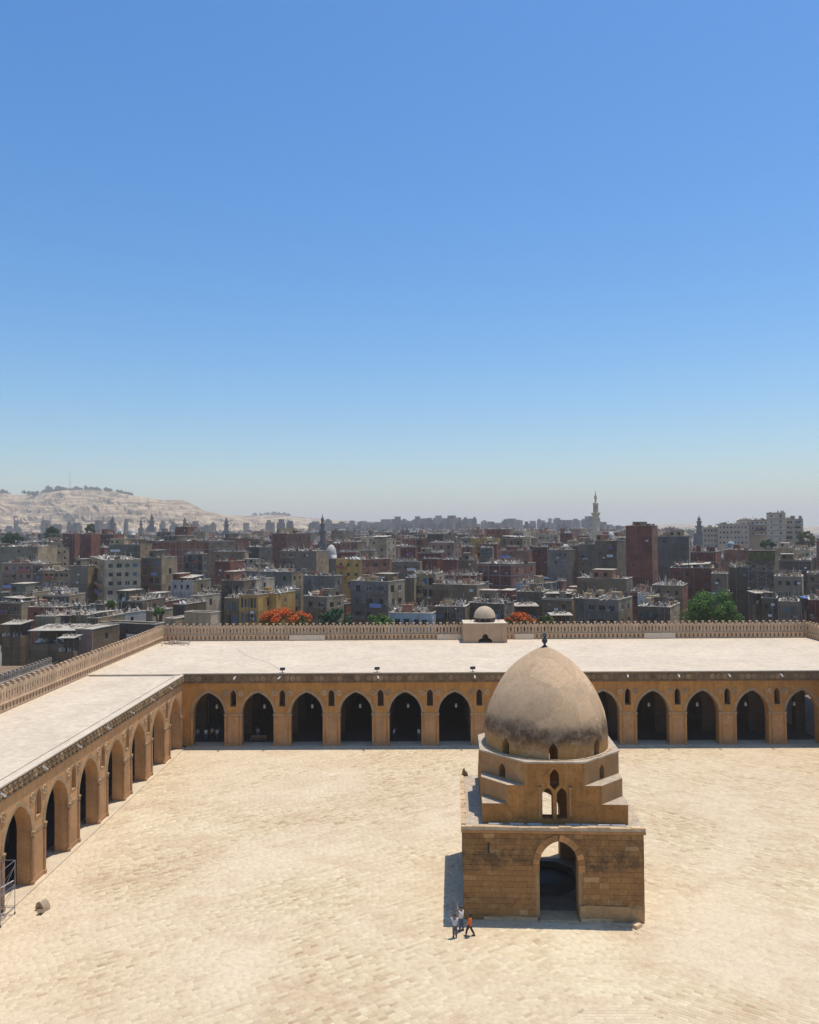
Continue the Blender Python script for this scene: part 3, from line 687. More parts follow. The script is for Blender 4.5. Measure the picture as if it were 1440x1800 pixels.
    for x in (-4.6, -2.9, -1.5, 1.5, 2.75, 3.9, 5.1):
        b = MB(); M_ = Matrix.Translation((x, Y0+0.72, ZB+0.004)) @ Matrix.Rotation(rr.uniform(-.05,.05), 4, 'Z'); b.box(-0.55, -0.11, 0, 0.55, 0.11, 0.09, 0, M_); b.obj('loose_slab', PLANK, t)
    # upper storey: square turning into an octagon in two steps
    cx, cyy, S, c2, c1 = 0.15, 0.2, 5.77, 3.72, 2.36
    z0, z1, z2, z3 = ZB+0.002, 8.78, 10.25, 12.0
    prof = [(-S,z0),(S,z0),(S,z1),(c2,z1),(c2,z2),(c1,z2),(c1,z3),(-c1,z3),(-c1,z2),(-c2,z2),(-c2,z1),(-S,z1)]
    def lanc(x, a, lo, sp, ap, flip=None):
        p = [(x-a, lo), (x+a, lo), (x+a, sp), (x, ap), (x-a, sp)]
        return p
    top = [(-0.38,10.25),(0,9.88),(0.38,10.25),(0.38,11.1),(0.2,11.38),(0,11.56),(-0.2,11.38),(-0.38,11.1)]
    mid = lambda s: [(s*0.16,7.62),(s*0.98,7.62),(s*0.98,9.6),(s*0.8,9.9),(s*0.57,10.06),(s*0.34,9.9),(s*0.16,9.6)]
    T2 = 0.95
    def bmap(p): return (math.copysign(abs(p[0])-T2, p[0]) if abs(p[0]) > S-1e-6 else p[0], p[1])
    for k in range(4):
        a = k*math.pi/2; U = Vector((math.cos(a), math.sin(a), 0)); N = Vector((math.sin(a), -math.cos(a), 0))
        b = MB(); b.panel(prof, [top, mid(1), mid(-1)], Vector((cx,cyy,0))+N*S, U, (0,0,1), N, T2, backmap=bmap)
        sw = b.obj('storey_wall', STOREY, t)
        if k in (0, 2):
            for s in (-1, 1):
                b = MB()
                b.tube(Vector((cx,cyy,8.1))+N*(S+0.06)+U*(s*1.22), Vector((cx,cyy,9.9))+N*(S+0.06)+U*(s*1.22), 0.09, 8)
                b.tube(Vector((cx,cyy,9.9))+N*(S+0.06)+U*(s*1.22), Vector((cx,cyy,10.15))+N*(S+0.06)+U*(s*1.22), 0.1, 8, 0.17)
                b.tube(Vector((cx,cyy,7.9))+N*(S+0.06)+U*(s*1.22), Vector((cx,cyy,8.1))+N*(S+0.06)+U*(s*1.22), 0.16, 8, 0.1)
                b.obj('window_colonnette', DIAG, sw)
            b = MB(); i_, o_ = pointed(0.86, 10.1, 10.35, 1.28, 8, False), pointed(0.98, 10.1, 10.35, 1.42, 8, False)
            for q in range(len(i_)-1):
                A, B_, C_, D_ = i_[q], o_[q], o_[q+1], i_[q+1]
                vs = [Vector((cx,cyy,0))+N*(S+0.045)+U*p[0]+Vector((0,0,p[1])) for p in (A,B_,C_,D_)]+[Vector((cx,cyy,0))+N*(S-0.01)+U*p[0]+Vector((0,0,p[1])) for p in (A,B_,C_,D_)]
                b.add(vs, [(0,1,2,3),(1,5,6,2),(0,3,7,4)])
            b.obj('window_hood', STOREY, sw)
        # diagonal walls and ledges at each corner
        Mx = Matrix.Translation((cx, cyy, 0)) @ Matrix.Rotation(a, 4, 'Z')
        D = (Mx.to_3x3() @ Vector((1,-1,0))).normalized(); E = (Mx.to_3x3() @ Vector((1,1,0))).normalized()
        for (cc, za, zb_, win, mt) in ((c2, z1-0.05, z2, False, DIAG), (c1, z2-0.05, z3, True, DIAG)):
            midp = Mx @ Vector(((cc+S)/2, -(cc+S)/2, 0)); hw = (S-cc)/math.sqrt(2)
            hole = [[(-0.34, 10.32), (0.34, 10.32), (0.34, 11.1), (0.2, 11.33), (0, 11.5), (-0.2, 11.33), (-0.34, 11.1)]] if win else []
            b = MB(); b.panel([(-hw+0.004,za),(hw-0.004,za),(hw-0.004,zb_-0.003),(-hw+0.004,zb_-0.003)], hole, midp, E, (0,0,1), D, 0.75); b.obj('diagonal_wall', mt, t)
        b = MB(); b.panel([(c2-0.02,-S+0.004),(S-0.004,-S+0.004),(S-0.004,-c2+0.02)], [], (0,0,z1+0.004), Mx.to_3x3() @ Vector((1,0,0)), Mx.to_3x3() @ Vector((0,1,0)), (0,0,1), 0.3)
        lo = b.obj('ledge', LEDGE, t); lo.location = (cx, cyy, 0)
        b = MB(); b.panel([(c1-0.02,-S+0.004),(c2-0.004,-S+0.004),(S-0.004,-c2+0.004),(S-0.004,-c1+0.02)], [], (0,0,z2+0.004), Mx.to_3x3() @ Vector((1,0,0)), Mx.to_3x3() @ Vector((0,1,0)), (0,0,1), 0.3)
        lo = b.obj('ledge', LEDGE, t); lo.location = (cx, cyy, 0)
    oc = [(S,-c1),(S,c1),(c1,S),(-c1,S),(-S,c1),(-S,-c1),(-c1,-S),(c1,-S)]
    oc = [(x*1.012+cx, y*1.012+cyy) for x, y in oc]
    b = MB(); b.panel(oc, [[(cx+5.1*math.cos(a), cyy+5.1*math.sin(a)) for a in [2*math.pi*i/40 for i in range(40)]]], (0,0,z3+0.13), (1,0,0), (0,1,0), (0,0,1), 0.127); b.obj('octagon_ledge', LEDGE, t)
    for k in range(26):
        a = R(200+k*5.6)+rr.uniform(-.03,.03); rad = rr.uniform(5.42, 5.6); b = MB()
        M_ = Matrix.Translation((cx+rad*math.cos(a), cyy+rad*math.sin(a), z3+0.131)) @ Matrix.Rotation(a+math.pi/2, 4, 'Z'); b.box(-0.25,-0.06,0,0.25,0.06,rr.uniform(.04,.09),0,M_); b.obj('rim_stone', CREAMST, t)
    # dome on its low drum, eight pointed openings
    ro, ri = 5.28, 4.6; zb_, zw = z3+0.05, 13.9
    hwA = 0.36/ro; cols = []
    for k in range(8):
        c = -math.pi/2+k*math.pi/4
        cols += [(c-hwA, 0), (c-hwA*0.55, 1), (c, 2), (c+hwA*0.55, 3)]
        a0, a1 = c+hwA, c+math.pi/4-hwA
        cols += [(a0+(a1-a0)*q/6, None) for q in range(6)]
    def wtop(th):
        best = min(abs((th-(-math.pi/2+k*math.pi/4)+math.pi) % (2*math.pi)-math.pi) for k in range(8))
        if best > hwA+1e-6: return zb_
        return 13.0+0.48*max(0.0, 1-best/hwA)**0.8
    dp = [(0.0, 1.0), (0.7, 0.985), (1.5, 0.952), (2.2, 0.905), (2.95, 0.845), (3.7, 0.77), (4.4, 0.68), (5.0, 0.585), (5.45, 0.5), (5.85, 0.41), (6.2, 0.315), (6.5, 0.225), (6.75, 0.14), (6.95, 0.05), (7.02, 0.0)]
    n = len(cols); vs = []; fs = []; k = len(dp)
    wv = lambda th, z: 1+0.004*math.sin(th*5+z*1.3)+0.003*math.sin(th*11-z*2)
    for th, f in cols:
        for z, rf in [(zw-0.4+d*(20.5-zw+0.4)/7.02, r_) for d, r_ in dp]:
            q = ro*rf*wv(th, z); vs.append((cx+q*math.cos(th), cyy+q*math.sin(th), z))
    for i in range(n):
        j = (i+1) % n
        for q in range(k-1): fs.append((i*k+q, j*k+q, j*k+q+1, i*k+q+1))
    def P(r_, th, z):
        q = r_*wv(th, z) if r_ == ro else r_
        vs.append((cx+q*math.cos(th), cyy+q*math.sin(th), z)); return len(vs)-1
    for i, (th, f) in enumerate(cols):
        j = (i+1) % n; th2 = cols[j][0]
        za, zc = (wtop(th), wtop(th2)) if f is not None else (zb_, zb_)
        fs.append((P(ro, th, za), P(ro, th2, zc), j*k, i*k))
        if f is not None: fs.append((P(ro, th, za), P(ri, th, za), P(ri, th2, zc), P(ro, th2, zc)))
        if f == 0: fs.append((P(ro, th, zb_), P(ro, th, 13.0), P(ri, th, 13.0), P(ri, th, zb_)))
        if f == 3: fs.append((P(ro, th2, zb_), P(ro, th2, 13.0), P(ri, th2, 13.0), P(ri, th2, zb_)))
    mbd = MB(); mbd.add(vs, fs)
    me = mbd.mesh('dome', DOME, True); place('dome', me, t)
    b = MB(); b.lathe([(ri*rf, zw-0.4+d*(20.2-zw+0.4)/7.02) for d, rf in dp], 32, (cx, cyy, 0)); b.obj('dome_lining', INNER, t, True)
    b = MB()
    for i, (th, f) in enumerate(cols):
        th2, f2 = cols[(i+1) % n]; zlo = [13.0 if (f is not None) else zb_, 13.0 if (f is not None) else zb_]
        b.add([(cx+ri*math.cos(a), cyy+ri*math.sin(a), z) for a, z in ((th, zlo[0]), (th2, zlo[1]), (th2, 13.6), (th, 13.6))], [(0,1,2,3)])
    b.obj('drum_lining', INNER, t)
    b = MB(); b.lathe([(0.0,-0.1),(0.3,-0.05),(0.12,0.12),(0.08,0.2),(0.2,0.36),(0.26,0.5),(0.2,0.64),(0.07,0.74),(0.06,0.82),(0.05,0.9),(0.0,0.9)], 12, (cx,cyy,20.46)); b.obj('finial', IRON, t, True)
    b = MB()
    for q in range(14):
        a = R(-70+q*320/13); b.tube((cx+0.12*math.sin(a), cyy, 21.44-0.12*math.cos(a)), (cx+0.12*math.sin(a+R(24.6)), cyy, 21.44-0.12*math.cos(a+R(24.6))), 0.085, 6)
    b.obj('finial_crescent', BRONZE, t)
    # floor, steps and basin inside
    b = MB(); b.box(X0+0.2, Y0+1.4, 0, X1-0.2, Y1-1.4, 0.1); b.obj('floor', plaster('worn_floor', (0.26,0.22,0.17), 0.25, 0.8), t)
    oct_ = lambda r_: [(r_*math.cos(R(22.5+45*i)), r_*math.sin(R(22.5+45*i))) for i in range(8)]
    b = MB(); b.panel(oct_(2.6), [oct_(2.2)], (0,0,0.95), (1,0,0), (0,1,0), (0,0,1), 0.85); b.obj('basin', plaster('basin_stone', (0.08,0.07,0.06), 0.25, 1), t)
    b = MB(); b.prism(oct_(2.2), 0.1, 0.55); b.obj('basin_water', plain('dark_water', (0.015,0.018,0.016), 0.6), t)
    # broken merlon at the back corner of the terrace
    b = MB(); b.panel([(-0.3,0),(0.3,0),(0.22,0.35),(0.05,0.4),(-0.05,0.75),(-0.22,0.5)], [], (X0+0.35, Y1-0.2, ZB+0.01), (1,0,0), (0,0,1), (0,-1,0), 0.3); b.obj('broken_merlon', FRIEZE, t)
    return cnt[0]
pavilion()

# ================================================================== CITY
def _pl(n_, c, v_=0.22, st=0.35): return plaster(n_, c, v_, 0.3, st, fine=3, rnd=0.15, panels=0.2)
CM = {
 'grey': _pl('grey_cement', (0.225, 0.175, 0.122)), 'dark': _pl('dark_cement', (0.13, 0.098, 0.068), 0.28), 'brown': _pl('brown_cement', (0.215, 0.145, 0.083)),
 'tan': _pl('tan_render', (0.42, 0.30, 0.17)), 'cream': _pl('cream_render', (0.55, 0.42, 0.265), 0.16, 0.25), 'pink': _pl('pink_render', (0.36, 0.225, 0.16), 0.16, 0.25),
 'yellow': _pl('yellow_render', (0.52, 0.30, 0.09), 0.16, 0.25), 'blue': _pl('pale_blue_render', (0.34, 0.39, 0.40), 0.16, 0.25), 'slate': _pl('blue_grey_render', (0.19, 0.16, 0.13)),
 'white': _pl('whitewash', (0.52, 0.46, 0.38), 0.15, 0.25), 'green': _pl('grey_green_render', (0.195, 0.17, 0.112)),
 'red': brickmat('red_brick', (0.29, 0.095, 0.052), (0.23, 0.16, 0.115)), 'maroon': brickmat('dark_red_brick', (0.205, 0.066, 0.044), (0.17, 0.11, 0.085)), 'rose': brickmat('rose_brick', (0.35, 0.155, 0.09), (0.3, 0.21, 0.15)),
}
COLW = {'grey': 'grey cement', 'dark': 'dark cement', 'brown': 'brown rendered', 'tan': 'tan rendered', 'cream': 'cream rendered', 'pink': 'dusty pink', 'yellow': 'ochre yellow', 'blue': 'pale blue', 'slate': 'blue-grey', 'white': 'whitewashed', 'green': 'grey-green', 'red': 'red brick', 'maroon': 'dark red brick', 'rose': 'rose brick'}
ROOFD = plaster('dusty_roof', (0.54, 0.46, 0.355), 0.25, 0.3, fine=2, tint=(0.26, 0.21, 0.155))
CONC = plaster('raw_concrete', (0.30, 0.275, 0.245), 0.2, 0.5, 0.2)
SHEET = plaster('corrugated_sheet', (0.46, 0.40, 0.31), 0.2, 0.4)
CLUT = plaster('roof_junk', (0.42, 0.345, 0.265), 0.5, 1.5, fine=5)
SHUT = [plain('brown_shutter', (0.10, 0.06, 0.04), 0.7), plain('blue_shutter', (0.08, 0.16, 0.25), 0.7), plain('green_shutter', (0.07, 0.13, 0.11), 0.7), GLASS, DARK, DARK]
CLOTH = [plain('cloth_purple', (0.2, 0.1, 0.2), 0.9), plain('cloth_blue', (0.25, 0.3, 0.55), 0.9), plain('cloth_white', (0.65, 0.63, 0.62), 0.9), plain('cloth_red', (0.4, 0.1, 0.1), 0.9)]
def win_mesh(k):
    """unit window: frame round a recessed leaf pair, 1 x 1, facing -y"""
    b = MB(); b.box(-.5,-.03,-.5,-.45,.06,.5); b.box(.45,-.03,-.5,.5,.06,.5); b.box(-.449,-.03,.45,.449,.06,.5); b.box(-.449,-.08,-.5,.449,.06,-.45); b.box(-.025,0,-.449,.025,.06,.449)
    p = MB(); p.box(-.449,.04,-.449,-.026,.07,.449); p.box(.026,.04,-.449,.449,.07,.449)
    return b.mesh('window', WHITEP if k % 6 == 0 else (CONC if k % 2 else WOOD)), p.mesh('pane', SHUT[k % len(SHUT)])
WINM = [win_mesh(k) for k in range(12)]
def window(t, *a):
    k = a[0]; place('pane', WINM[k][1], place('window', WINM[k][0], t, *a[1:]))
b = MB(); prof = [(0.0, 0.0), (0.3, 0.03), (0.6, 0.13), (0.85, 0.26)]
b.lathe(prof, 12); b.tube((0,0,0.0), (0,0,-0.35), 0.05); b.tube((0.3,0,0.05), (0,0,0.75), 0.025, 4); DISH = b.mesh('satellite_dish', DISHM)
b = MB(); b.lathe([(0,0),(0.55,0),(0.55,1.1),(0.4,1.3),(0,1.35)], 10); TANK = b.mesh('water_tank', plain('tank_blue_grey', (0.22, 0.27, 0.33), 0.6)); TANK2 = b.mesh('water_tank', plain('tank_white', (0.6, 0.58, 0.55), 0.6))
CLUT2 = plaster('pale_rubble', (0.62, 0.55, 0.45), 0.3, 1.5, fine=5); CLUT3 = plaster('dark_junk', (0.10, 0.08, 0.065), 0.4, 1.5, fine=5)
def clutter_mesh(k):
    q = random.Random(100+k); b = MB()
    for i in range(64):
        mi = q.choice([0, 0, 1, 1, 2])
        M_ = Matrix.Translation((q.uniform(-.5,.5), q.uniform(-.5,.5), q.uniform(0,.08))) @ Matrix.Rotation(q.uniform(0,6.3),4,'Z') @ Matrix.Rotation(q.uniform(-.5,.5),4,'X')
        r_ = q.random()
        if r_ < .4: b.box(-q.uniform(.05,.2),-.008,0,q.uniform(.05,.2),.008,q.uniform(.02,.05),mi,M_)
        elif r_ < .55: b.box(-.005,-.005,0,.005,.005,q.uniform(.35,.8),mi,M_)
        else: b.box(-q.uniform(.01,.05),-q.uniform(.01,.05),0,q.uniform(.01,.05),q.uniform(.01,.05),q.uniform(.05,.3),mi,M_)
    return b.mesh('roof_clutter', [CLUT, CLUT2, CLUT3])
CLUTM = [clutter_mesh(k) for k in range(5)]
FOOT = []                                                        # footprints already taken, and what each shows in the photograph
def plan_hit(P, d, x):
    """where the plan line P + t d meets the vertical plane through photograph column x"""
    r_ = ray(x, 985); den = d[0]*r_.y-d[1]*r_.x
    return (-(P[0]*r_.y-P[1]*r_.x))/den if abs(den) > 1e-6 else None
def hbox(P, a, W, D, mg=0.0):
    ca, sa = math.cos(a), math.sin(a)
    return [(P[0]+x*ca+y*sa, P[1]-x*sa+y*ca) for x, y in ((-W-mg,-mg), (mg,-mg), (mg,D+mg), (-W-mg,D+mg))]
def overlap(A, B):
    for Q in (A, B):
        for i in range(4):
            ex, ey = Q[(i+1) % 4][0]-Q[i][0], Q[(i+1) % 4][1]-Q[i][1]
            pa = [x*-ey+y*ex for x, y in A]; pb = [x*-ey+y*ex for x, y in B]
            if max(pa) <= min(pb) or max(pb) <= min(pa): return False
    return True
def grid_holes(w0, w1, ztop, rows, cols, sh, ww, wh, q, skip):
    out = []
    if cols < 1 or w1-w0 < 1.6: return out
    pitch = (w1-w0)/cols
    for r_ in range(rows):
        zc = ztop-1.9-r_*sh
        if zc < 1.6: break
        for c in range(cols):
            if q.random() < skip: continue
            x = w0+(c+0.5)*pitch+q.uniform(-.12,.12)*pitch*0.5
            w_ = min(ww*q.uniform(.8,1.15), pitch*0.72); h_ = wh*q.uniform(.85,1.1)
            out.append((x-w_/2, x+w_/2, zc-h_/2, zc+h_/2))
    return out
def house(name, label, cat, P, a, W, D, zt, front, side=None, rows=3, fc=3, scs=1, sh=3.1, ww=1.0, wh=1.25, skip=0.25, dishes=2, tanks=0, shed=False, clutter=1, frame=False, poles=0, roof=None, group=None, seed=0, fine=True, bal=False, sheet=False, storey_bands=False, jag=True):
    q = random.Random(seed*131+7)
    side = side or {'grey':'tan','dark':'brown','brown':'tan','slate':'tan','green':'tan','red':'rose','maroon':'red','tan':'cream'}.get(front, front)  # side face takes a lighter colour that paints sunlight onto it
    t = thing(name, label, cat, (P[0], P[1], 0), -a, group)
    TH = 0.25
    fh = grid_holes(-W+0.5, -0.5, zt, rows, fc, sh, ww, wh, q, skip)
    rh = grid_holes(0.6, D-0.6, zt, rows, scs, sh, ww, wh, q, skip)
    rc = lambda h: [(h[0],h[2]),(h[1],h[2]),(h[1],h[3]),(h[0],h[3])]
    b = MB()
    b.panel([(-W,0),(0,0),(0,zt),(-W,zt)], [rc(h) for h in fh], (0,0,0), (1,0,0), (0,0,1), (0,-1,0), TH, 0)
    b.box(-W, D-TH, 0, 0, D, zt, 0); b.box(-W, TH+.001, 0, -W+TH, D-TH-.001, zt, 0)
    b.panel([(TH+.001,0),(D-TH-.001,0),(D-TH-.001,zt),(TH+.001,zt)], [rc(h) for h in rh], (0,0,0), (0,1,0), (0,0,1), (1,0,0), TH, 1)
    b.obj('wall', [CM[front], CM[side]], t)
    zr_ = zt-q.choice([0.04, 0.08, 0.12, 0.3, 0.5])
    b = MB(); b.add([(-W+TH-.02,TH-.02,zr_),(-TH+.02,TH-.02,zr_),(-TH+.02,D-TH+.02,zr_),(-W+TH-.02,D-TH+.02,zr_)], [(0,1,2,3)]); b.obj('roof', roof or ROOFD, t)
    b = MB(); o_ = .06; cz0, cz1 = zt+.003, zt+.12
    b.box(-W-o_,-o_,cz0,o_,.3,cz1); b.box(-W-o_,D-.3,cz0,o_,D+o_,cz1); b.box(-W-o_,.301,cz0,-W+.3,D-.301,cz1); b.box(-.3,.301,cz0,o_,D-.301,cz1); b.obj('coping', ROOFD, t)  # pale coping added so wall tops show a painted sunlit edge
    if fine and fc > 1:
        bal = bal or q.random() < .4; storey_bands = storey_bands or q.random() < .3
    if fine:
        for h in fh:
            window(t, q.randrange(12), ((h[0]+h[1])/2, 0.12, (h[2]+h[3])/2), None, (h[1]-h[0], 1, h[3]-h[2]))
        for h in rh:
            window(t, q.randrange(12), (-0.12, (h[0]+h[1])/2, (h[2]+h[3])/2), (0,0,R(90)), (h[1]-h[0], 1, h[3]-h[2]))
    else:
        b = MB()
        for h in fh: b.add([(h[0],.16,h[2]),(h[1],.16,h[2]),(h[1],.16,h[3]),(h[0],.16,h[3])], [(0,1,2,3)])
        for h in rh: b.add([(-.16,h[0],h[2]),(-.16,h[1],h[2]),(-.16,h[1],h[3]),(-.16,h[0],h[3])], [(0,1,2,3)])
        if fh or rh: tag(b.obj('window_panes', GLASS, t), kind='stuff')
    if fine:
        for k in range(q.randrange(1, 4)):                       # drain pipes, air conditioners, stub walls on the roof
            x = -W*q.uniform(.04, .96); b = MB(); b.tube((x,-.09,max(0,zt-11)),(x,-.09,zt-.2),.06,5); b.obj('drain_pipe', CONC, t)
        for k in range(q.randrange(0, 4)):
            x, z = -W*q.uniform(.1, .9), zt-q.uniform(1.6, 7); b = MB(); b.box(x-.42,-.42,z,x+.42,-.004,z+.55); b.obj('air_conditioner', DISHM if q.random() < .5 else CONC, t)
        if W > 5 and D > 4:
            if jag and q.random() < .45 and W > 7:                       # part of one more storey, unfinished
                x = -W*q.uniform(.55, .98); x1_ = x+W*q.uniform(.28, .5); hh = q.uniform(1.7, 2.8); us = CM[q.choice([front, side, 'red', 'rose', 'tan', 'grey'])]
                b = MB(); b.box(x, .05, zt+.124, x1_, D*.6, zt+hh); uo = b.obj('upper_storey', us, t)
                b = MB(); b.box(x-.15, -.1, zt+hh+.003, x1_+.15, D*.6+.15, zt+hh+.14); b.obj('storey_roof', ROOFD, uo)
                for kk in range(max(1, int((x1_-x)/2.6))):
                    xx = x+.6+kk*2.6; b = MB(); b.box(xx, -.02, zt+.6, min(xx+1.0, x1_-.2), .046, zt+min(1.7, hh-.3)); b.obj('opening', DARK, uo)
            for k in range(q.randrange(3, 8)):
                x, y, w_, d_ = -W*q.uniform(.15, .97), D*q.uniform(.02, .6), q.uniform(.5, 2.6), q.uniform(.2, 2.2); x1_ = min(x+w_, -.3); y1_ = min(y+d_, D-.3)
                b = MB(); b.box(x, y, zr_+.004, x1_, y1_, zr_+q.uniform(.6, 2.1)); b.obj('stub_wall', CM[q.choice([front, side, 'tan', 'rose', 'grey'])], t)
    if frame:                                                    # concrete frame showing in the brickwork
        nz = max(1, int(zt/sh))
        for k in range(1, nz+1):
            z = zt-0.45-(k-1)*sh
            if z < 5: break
            b = MB(); b.box(-W+.01,-.03,z-.14,-.005,.05,z+.14); b.obj('floor_band', CONC, t)
            b = MB(); b.box(-.05,.01,z-.14,.03,D-.01,z+.14); b.obj('floor_band', CONC, t)
        nc = max(2, int(W/3.6))
        for k in range(nc+1):
            x = -W+.17+k*(W-.34)/nc; b = MB(); b.box(x-.15,-.045,0,x+.15,.05,zt-.01); b.obj('concrete_column', CONC, t)
    if storey_bands:
        for k in range(rows+1):
            z = zt-0.3-k*sh
            if z < 4: break
            b = MB(); b.box(-W+.02,-.35,z-.1,-.02,-.003,z+.1); b.obj('floor_slab', CONC, t)
    if bal:
        for k in range(rows):
            z = zt-3.0-k*sh
            if z < 4: break
            x1_ = -W*q.choice([0.08, 0.55]); x0_ = x1_-W*0.36
            b = MB(); b.box(x0_,-1.1,z-.12,x1_,-.003,z); b.box(x0_,-1.1,z,x1_,-1.02,z+.9); b.box(x0_,-1.019,z,x0_+.08,-.003,z+.9); b.box(x1_-.08,-1.019,z,x1_,-.003,z+.9); bo = b.obj('balcony', CM[front], t)
            if q.random() < .5:
                b = MB(); b.box(x0_+.3,-1.19,z-.2,x1_-.4,-1.13,z+.85); b.obj('laundry', CLOTH[q.randrange(4)], bo)
    if shed and W > 4 and D > 4:
        sw, sd, shh = min(W*.45, 4.5), min(D*.45, 4.0), q.uniform(1.9, 2.7); sx = -W+.6+q.random()*(W-sw-1.2); sy = .8+q.random()*(D-sd-1.6)
        b = MB(); b.box(sx, sy, zr_+.002, sx+sw, sy+sd, zr_+shh); b.obj('roof_room', CM[q.choice(['brown','grey','tan','red'])], t)
        b = MB(); b.box(sx-.2, sy-.2, zr_+shh+.002, sx+sw+.2, sy+sd+.2, zr_+shh+.1); b.obj('roof_room_top', ROOFD, t)
        b = MB(); b.box(sx+sw*.35, sy-.04, zr_+.05, sx+sw*.35+.9, sy-.002, zr_+1.85); b.obj('door', SHUT[q.randrange(3)], t)
    if sheet:
        sx = -W*.95; b = MB(); M_ = Matrix.Translation((-W*.5, D*.4, zt+1.1)) @ Matrix.Rotation(q.uniform(-.08,.08),4,'Y') @ Matrix.Rotation(q.uniform(-.1,.1),4,'X')
        b.box(-W*.42,-D*.36,0,W*.42,D*.36,.06,0,M_); b.obj('sheet_roof', SHEET, t)
        for sx_, sy_ in ((-1,-1),(1,-1),(-1,1),(1,1)):
            b = MB(); b.tube((-W*.5+sx_*W*.38, D*.4+sy_*D*.32, zr_), (-W*.5+sx_*W*.38, D*.4+sy_*D*.32, zt+1.12), .06, 5); b.obj('post', WOOD, t)
    dishes = int(dishes*2.2+1) if dishes else 0
    for k in range(dishes):
        s_ = q.uniform(.4, .95)
        place('satellite_dish', DISH, t, (-W*q.uniform(.05,.95), D*q.uniform(.05,.55), zt+q.uniform(.0,.35)), (R(q.uniform(-38,-12)), R(q.uniform(25,70)), q.uniform(-.5,.5)), (s_,)*3)
    for k in range(tanks):
        place('water_tank', TANK if q.random() < .5 else TANK2, t, (-W*q.uniform(.15,.85), D*q.uniform(.2,.8), zr_+.01))
    for k in range(clutter+(1 if clutter and W > 6 else 0)):
        cw = W*q.uniform(.6,.95); tag(place('roof_clutter', CLUTM[q.randrange(5)], t, (-W*q.uniform(.4,.6), D*q.uniform(.3,.6), zr_+.01), (0,0,q.choice([0,math.pi])), (cw, D*q.uniform(.5,.8), q.uniform(2.0,4.2))), kind='stuff')
    for k in range(poles):
        b = MB(); x, y = -W*q.uniform(.05,.95), D*q.uniform(.05,.5); b.tube((x,y,zr_), (x+q.uniform(-.3,.3),y,zt+q.uniform(1.2,3)), .05, 4); b.obj('roof_pole', STEEL, t)
    return t
NH = [0]
def hero(x0, x1, x2, yt, Y, label, front, side=None, a=26, yb=None, D=None, name='house', cat='house', **k):  # side colours are often lighter to stand in for the sun
    """a building seen in the photograph: front face between columns x0 and x1, sunlit side to x2, roof edge at yt, front corner Y metres out"""
    a = R(a); P = aty(x1, yt, Y); zt = P.z; ca, sa = math.cos(a), math.sin(a)
    tl = plan_hit(P, (-ca, sa), x0); W = tl if tl and tl > 0 else (x1-x0)*Y/FPX
    if D is None:
        td = plan_hit(P, (sa, ca), x2) if x2 else None
        D = td if td and 2 < td < 30 else 9.0
    W = max(2.0, min(W, 60)); D = max(3.0, D)
    NH[0] += 1; k.setdefault('seed', NH[0])
    FOOT.append((hbox(P, a, W, D, 0.3), x0-3, (x2 or x1)+3, yb or yt+34, P.y))
    return house(name, label, cat, (P.x, P.y), a, W, D, zt, front, side, **k)
AP = dict(name='apartment_block', cat='apartment building')
# ---- beyond the side wing (left of the picture)
hero(173, 271, 290, 1098, 168, 'long dark blank-walled house with sunlit tan end just beyond the corner of the parapet', 'dark', 'cream', a=20, fc=3, scs=1, rows=1, skip=.3, dishes=0, clutter=0, yb=1150)
hero(133, 162, 171, 1107, 158, 'small dusty pink house with one dark window and flat cream roof', 'pink', 'brown', a=14, fc=1, rows=1, dishes=0, clutter=0, roof=SHEET, yb=1150)
hero(62, 97, 100, 1084, 176, 'low tan wall-like house left of a dark twin above the long canopy', 'tan', a=8, fc=0, scs=0, dishes=1, yb=1100, D=9)
hero(97, 122, 125, 1083, 178, 'low dark house wedged between two tan houses above the long canopy', 'dark', a=8, fc=0, scs=0, dishes=1, yb=1100, D=9)
hero(122, 153, 155, 1082, 180, 'tan cube house with plain front right of its dark twin', 'tan', 'cream', a=8, fc=0, scs=0, dishes=1, clutter=1, yb=1100, D=9)
hero(154, 171, 182, 1087, 172, 'narrow dark house under a pale sheet roof with tan side', 'dark', 'tan', a=18, fc=1, rows=1, dishes=0, sheet=True, yb=1105)
hero(188, 204, 216, 1080, 182, 'small house with purple-dark front and whitewashed side', 'dark', 'white', a=30, fc=1, rows=1, wh=2, dishes=0, yb=1100)
hero(251, 268, 274, 1075, 196, 'narrow tan rooftop tower with broken top', 'tan', a=20, fc=0, scs=0, dishes=0, yb=1098)
hero(0, 37, 44, 1059, 215, 'low brown house with pale sheet roof and row of small openings', 'brown', a=14, fc=6, rows=1, ww=.6, wh=1.1, skip=0, roof=SHEET, dishes=2, sheet=True, yb=1085)
hero(0, 56, 58, 1042, 232, 'blank dark grey wall house with red brick top below the pink flats', 'green', a=10, fc=0, scs=0, dishes=3, yb=1080, D=10)
hero(64, 121, 124, 1047, 236, 'blue-grey house with whitewashed roof storey and dishes', 'slate', a=8, fc=3, rows=1, dishes=4, tanks=1, clutter=1, yb=1072, D=9)
hero(72, 115, 118, 1037, 240, 'whitewashed roof storey behind the blue-grey house', 'white', a=8, fc=2, rows=1, dishes=2, yb=1050, D=7)
hero(49, 113, 116, 1068, 205, 'long low red brick house with dishes under the blue-grey house', 'red', a=10, fc=3, rows=1, dishes=2, yb=1084, D=8)
hero(113, 146, 158, 1066, 208, 'dark open-fronted house under a cream roof slab', 'dark', 'grey', a=18, fc=3, rows=1, ww=2.0, wh=1.8, skip=0, roof=SHEET, yb=1082, storey_bands=True)
hero(157, 184, 190, 1063, 222, 'plain grey cement house left of a small green tree', 'grey', a=18, fc=1, rows=1, yb=1080)
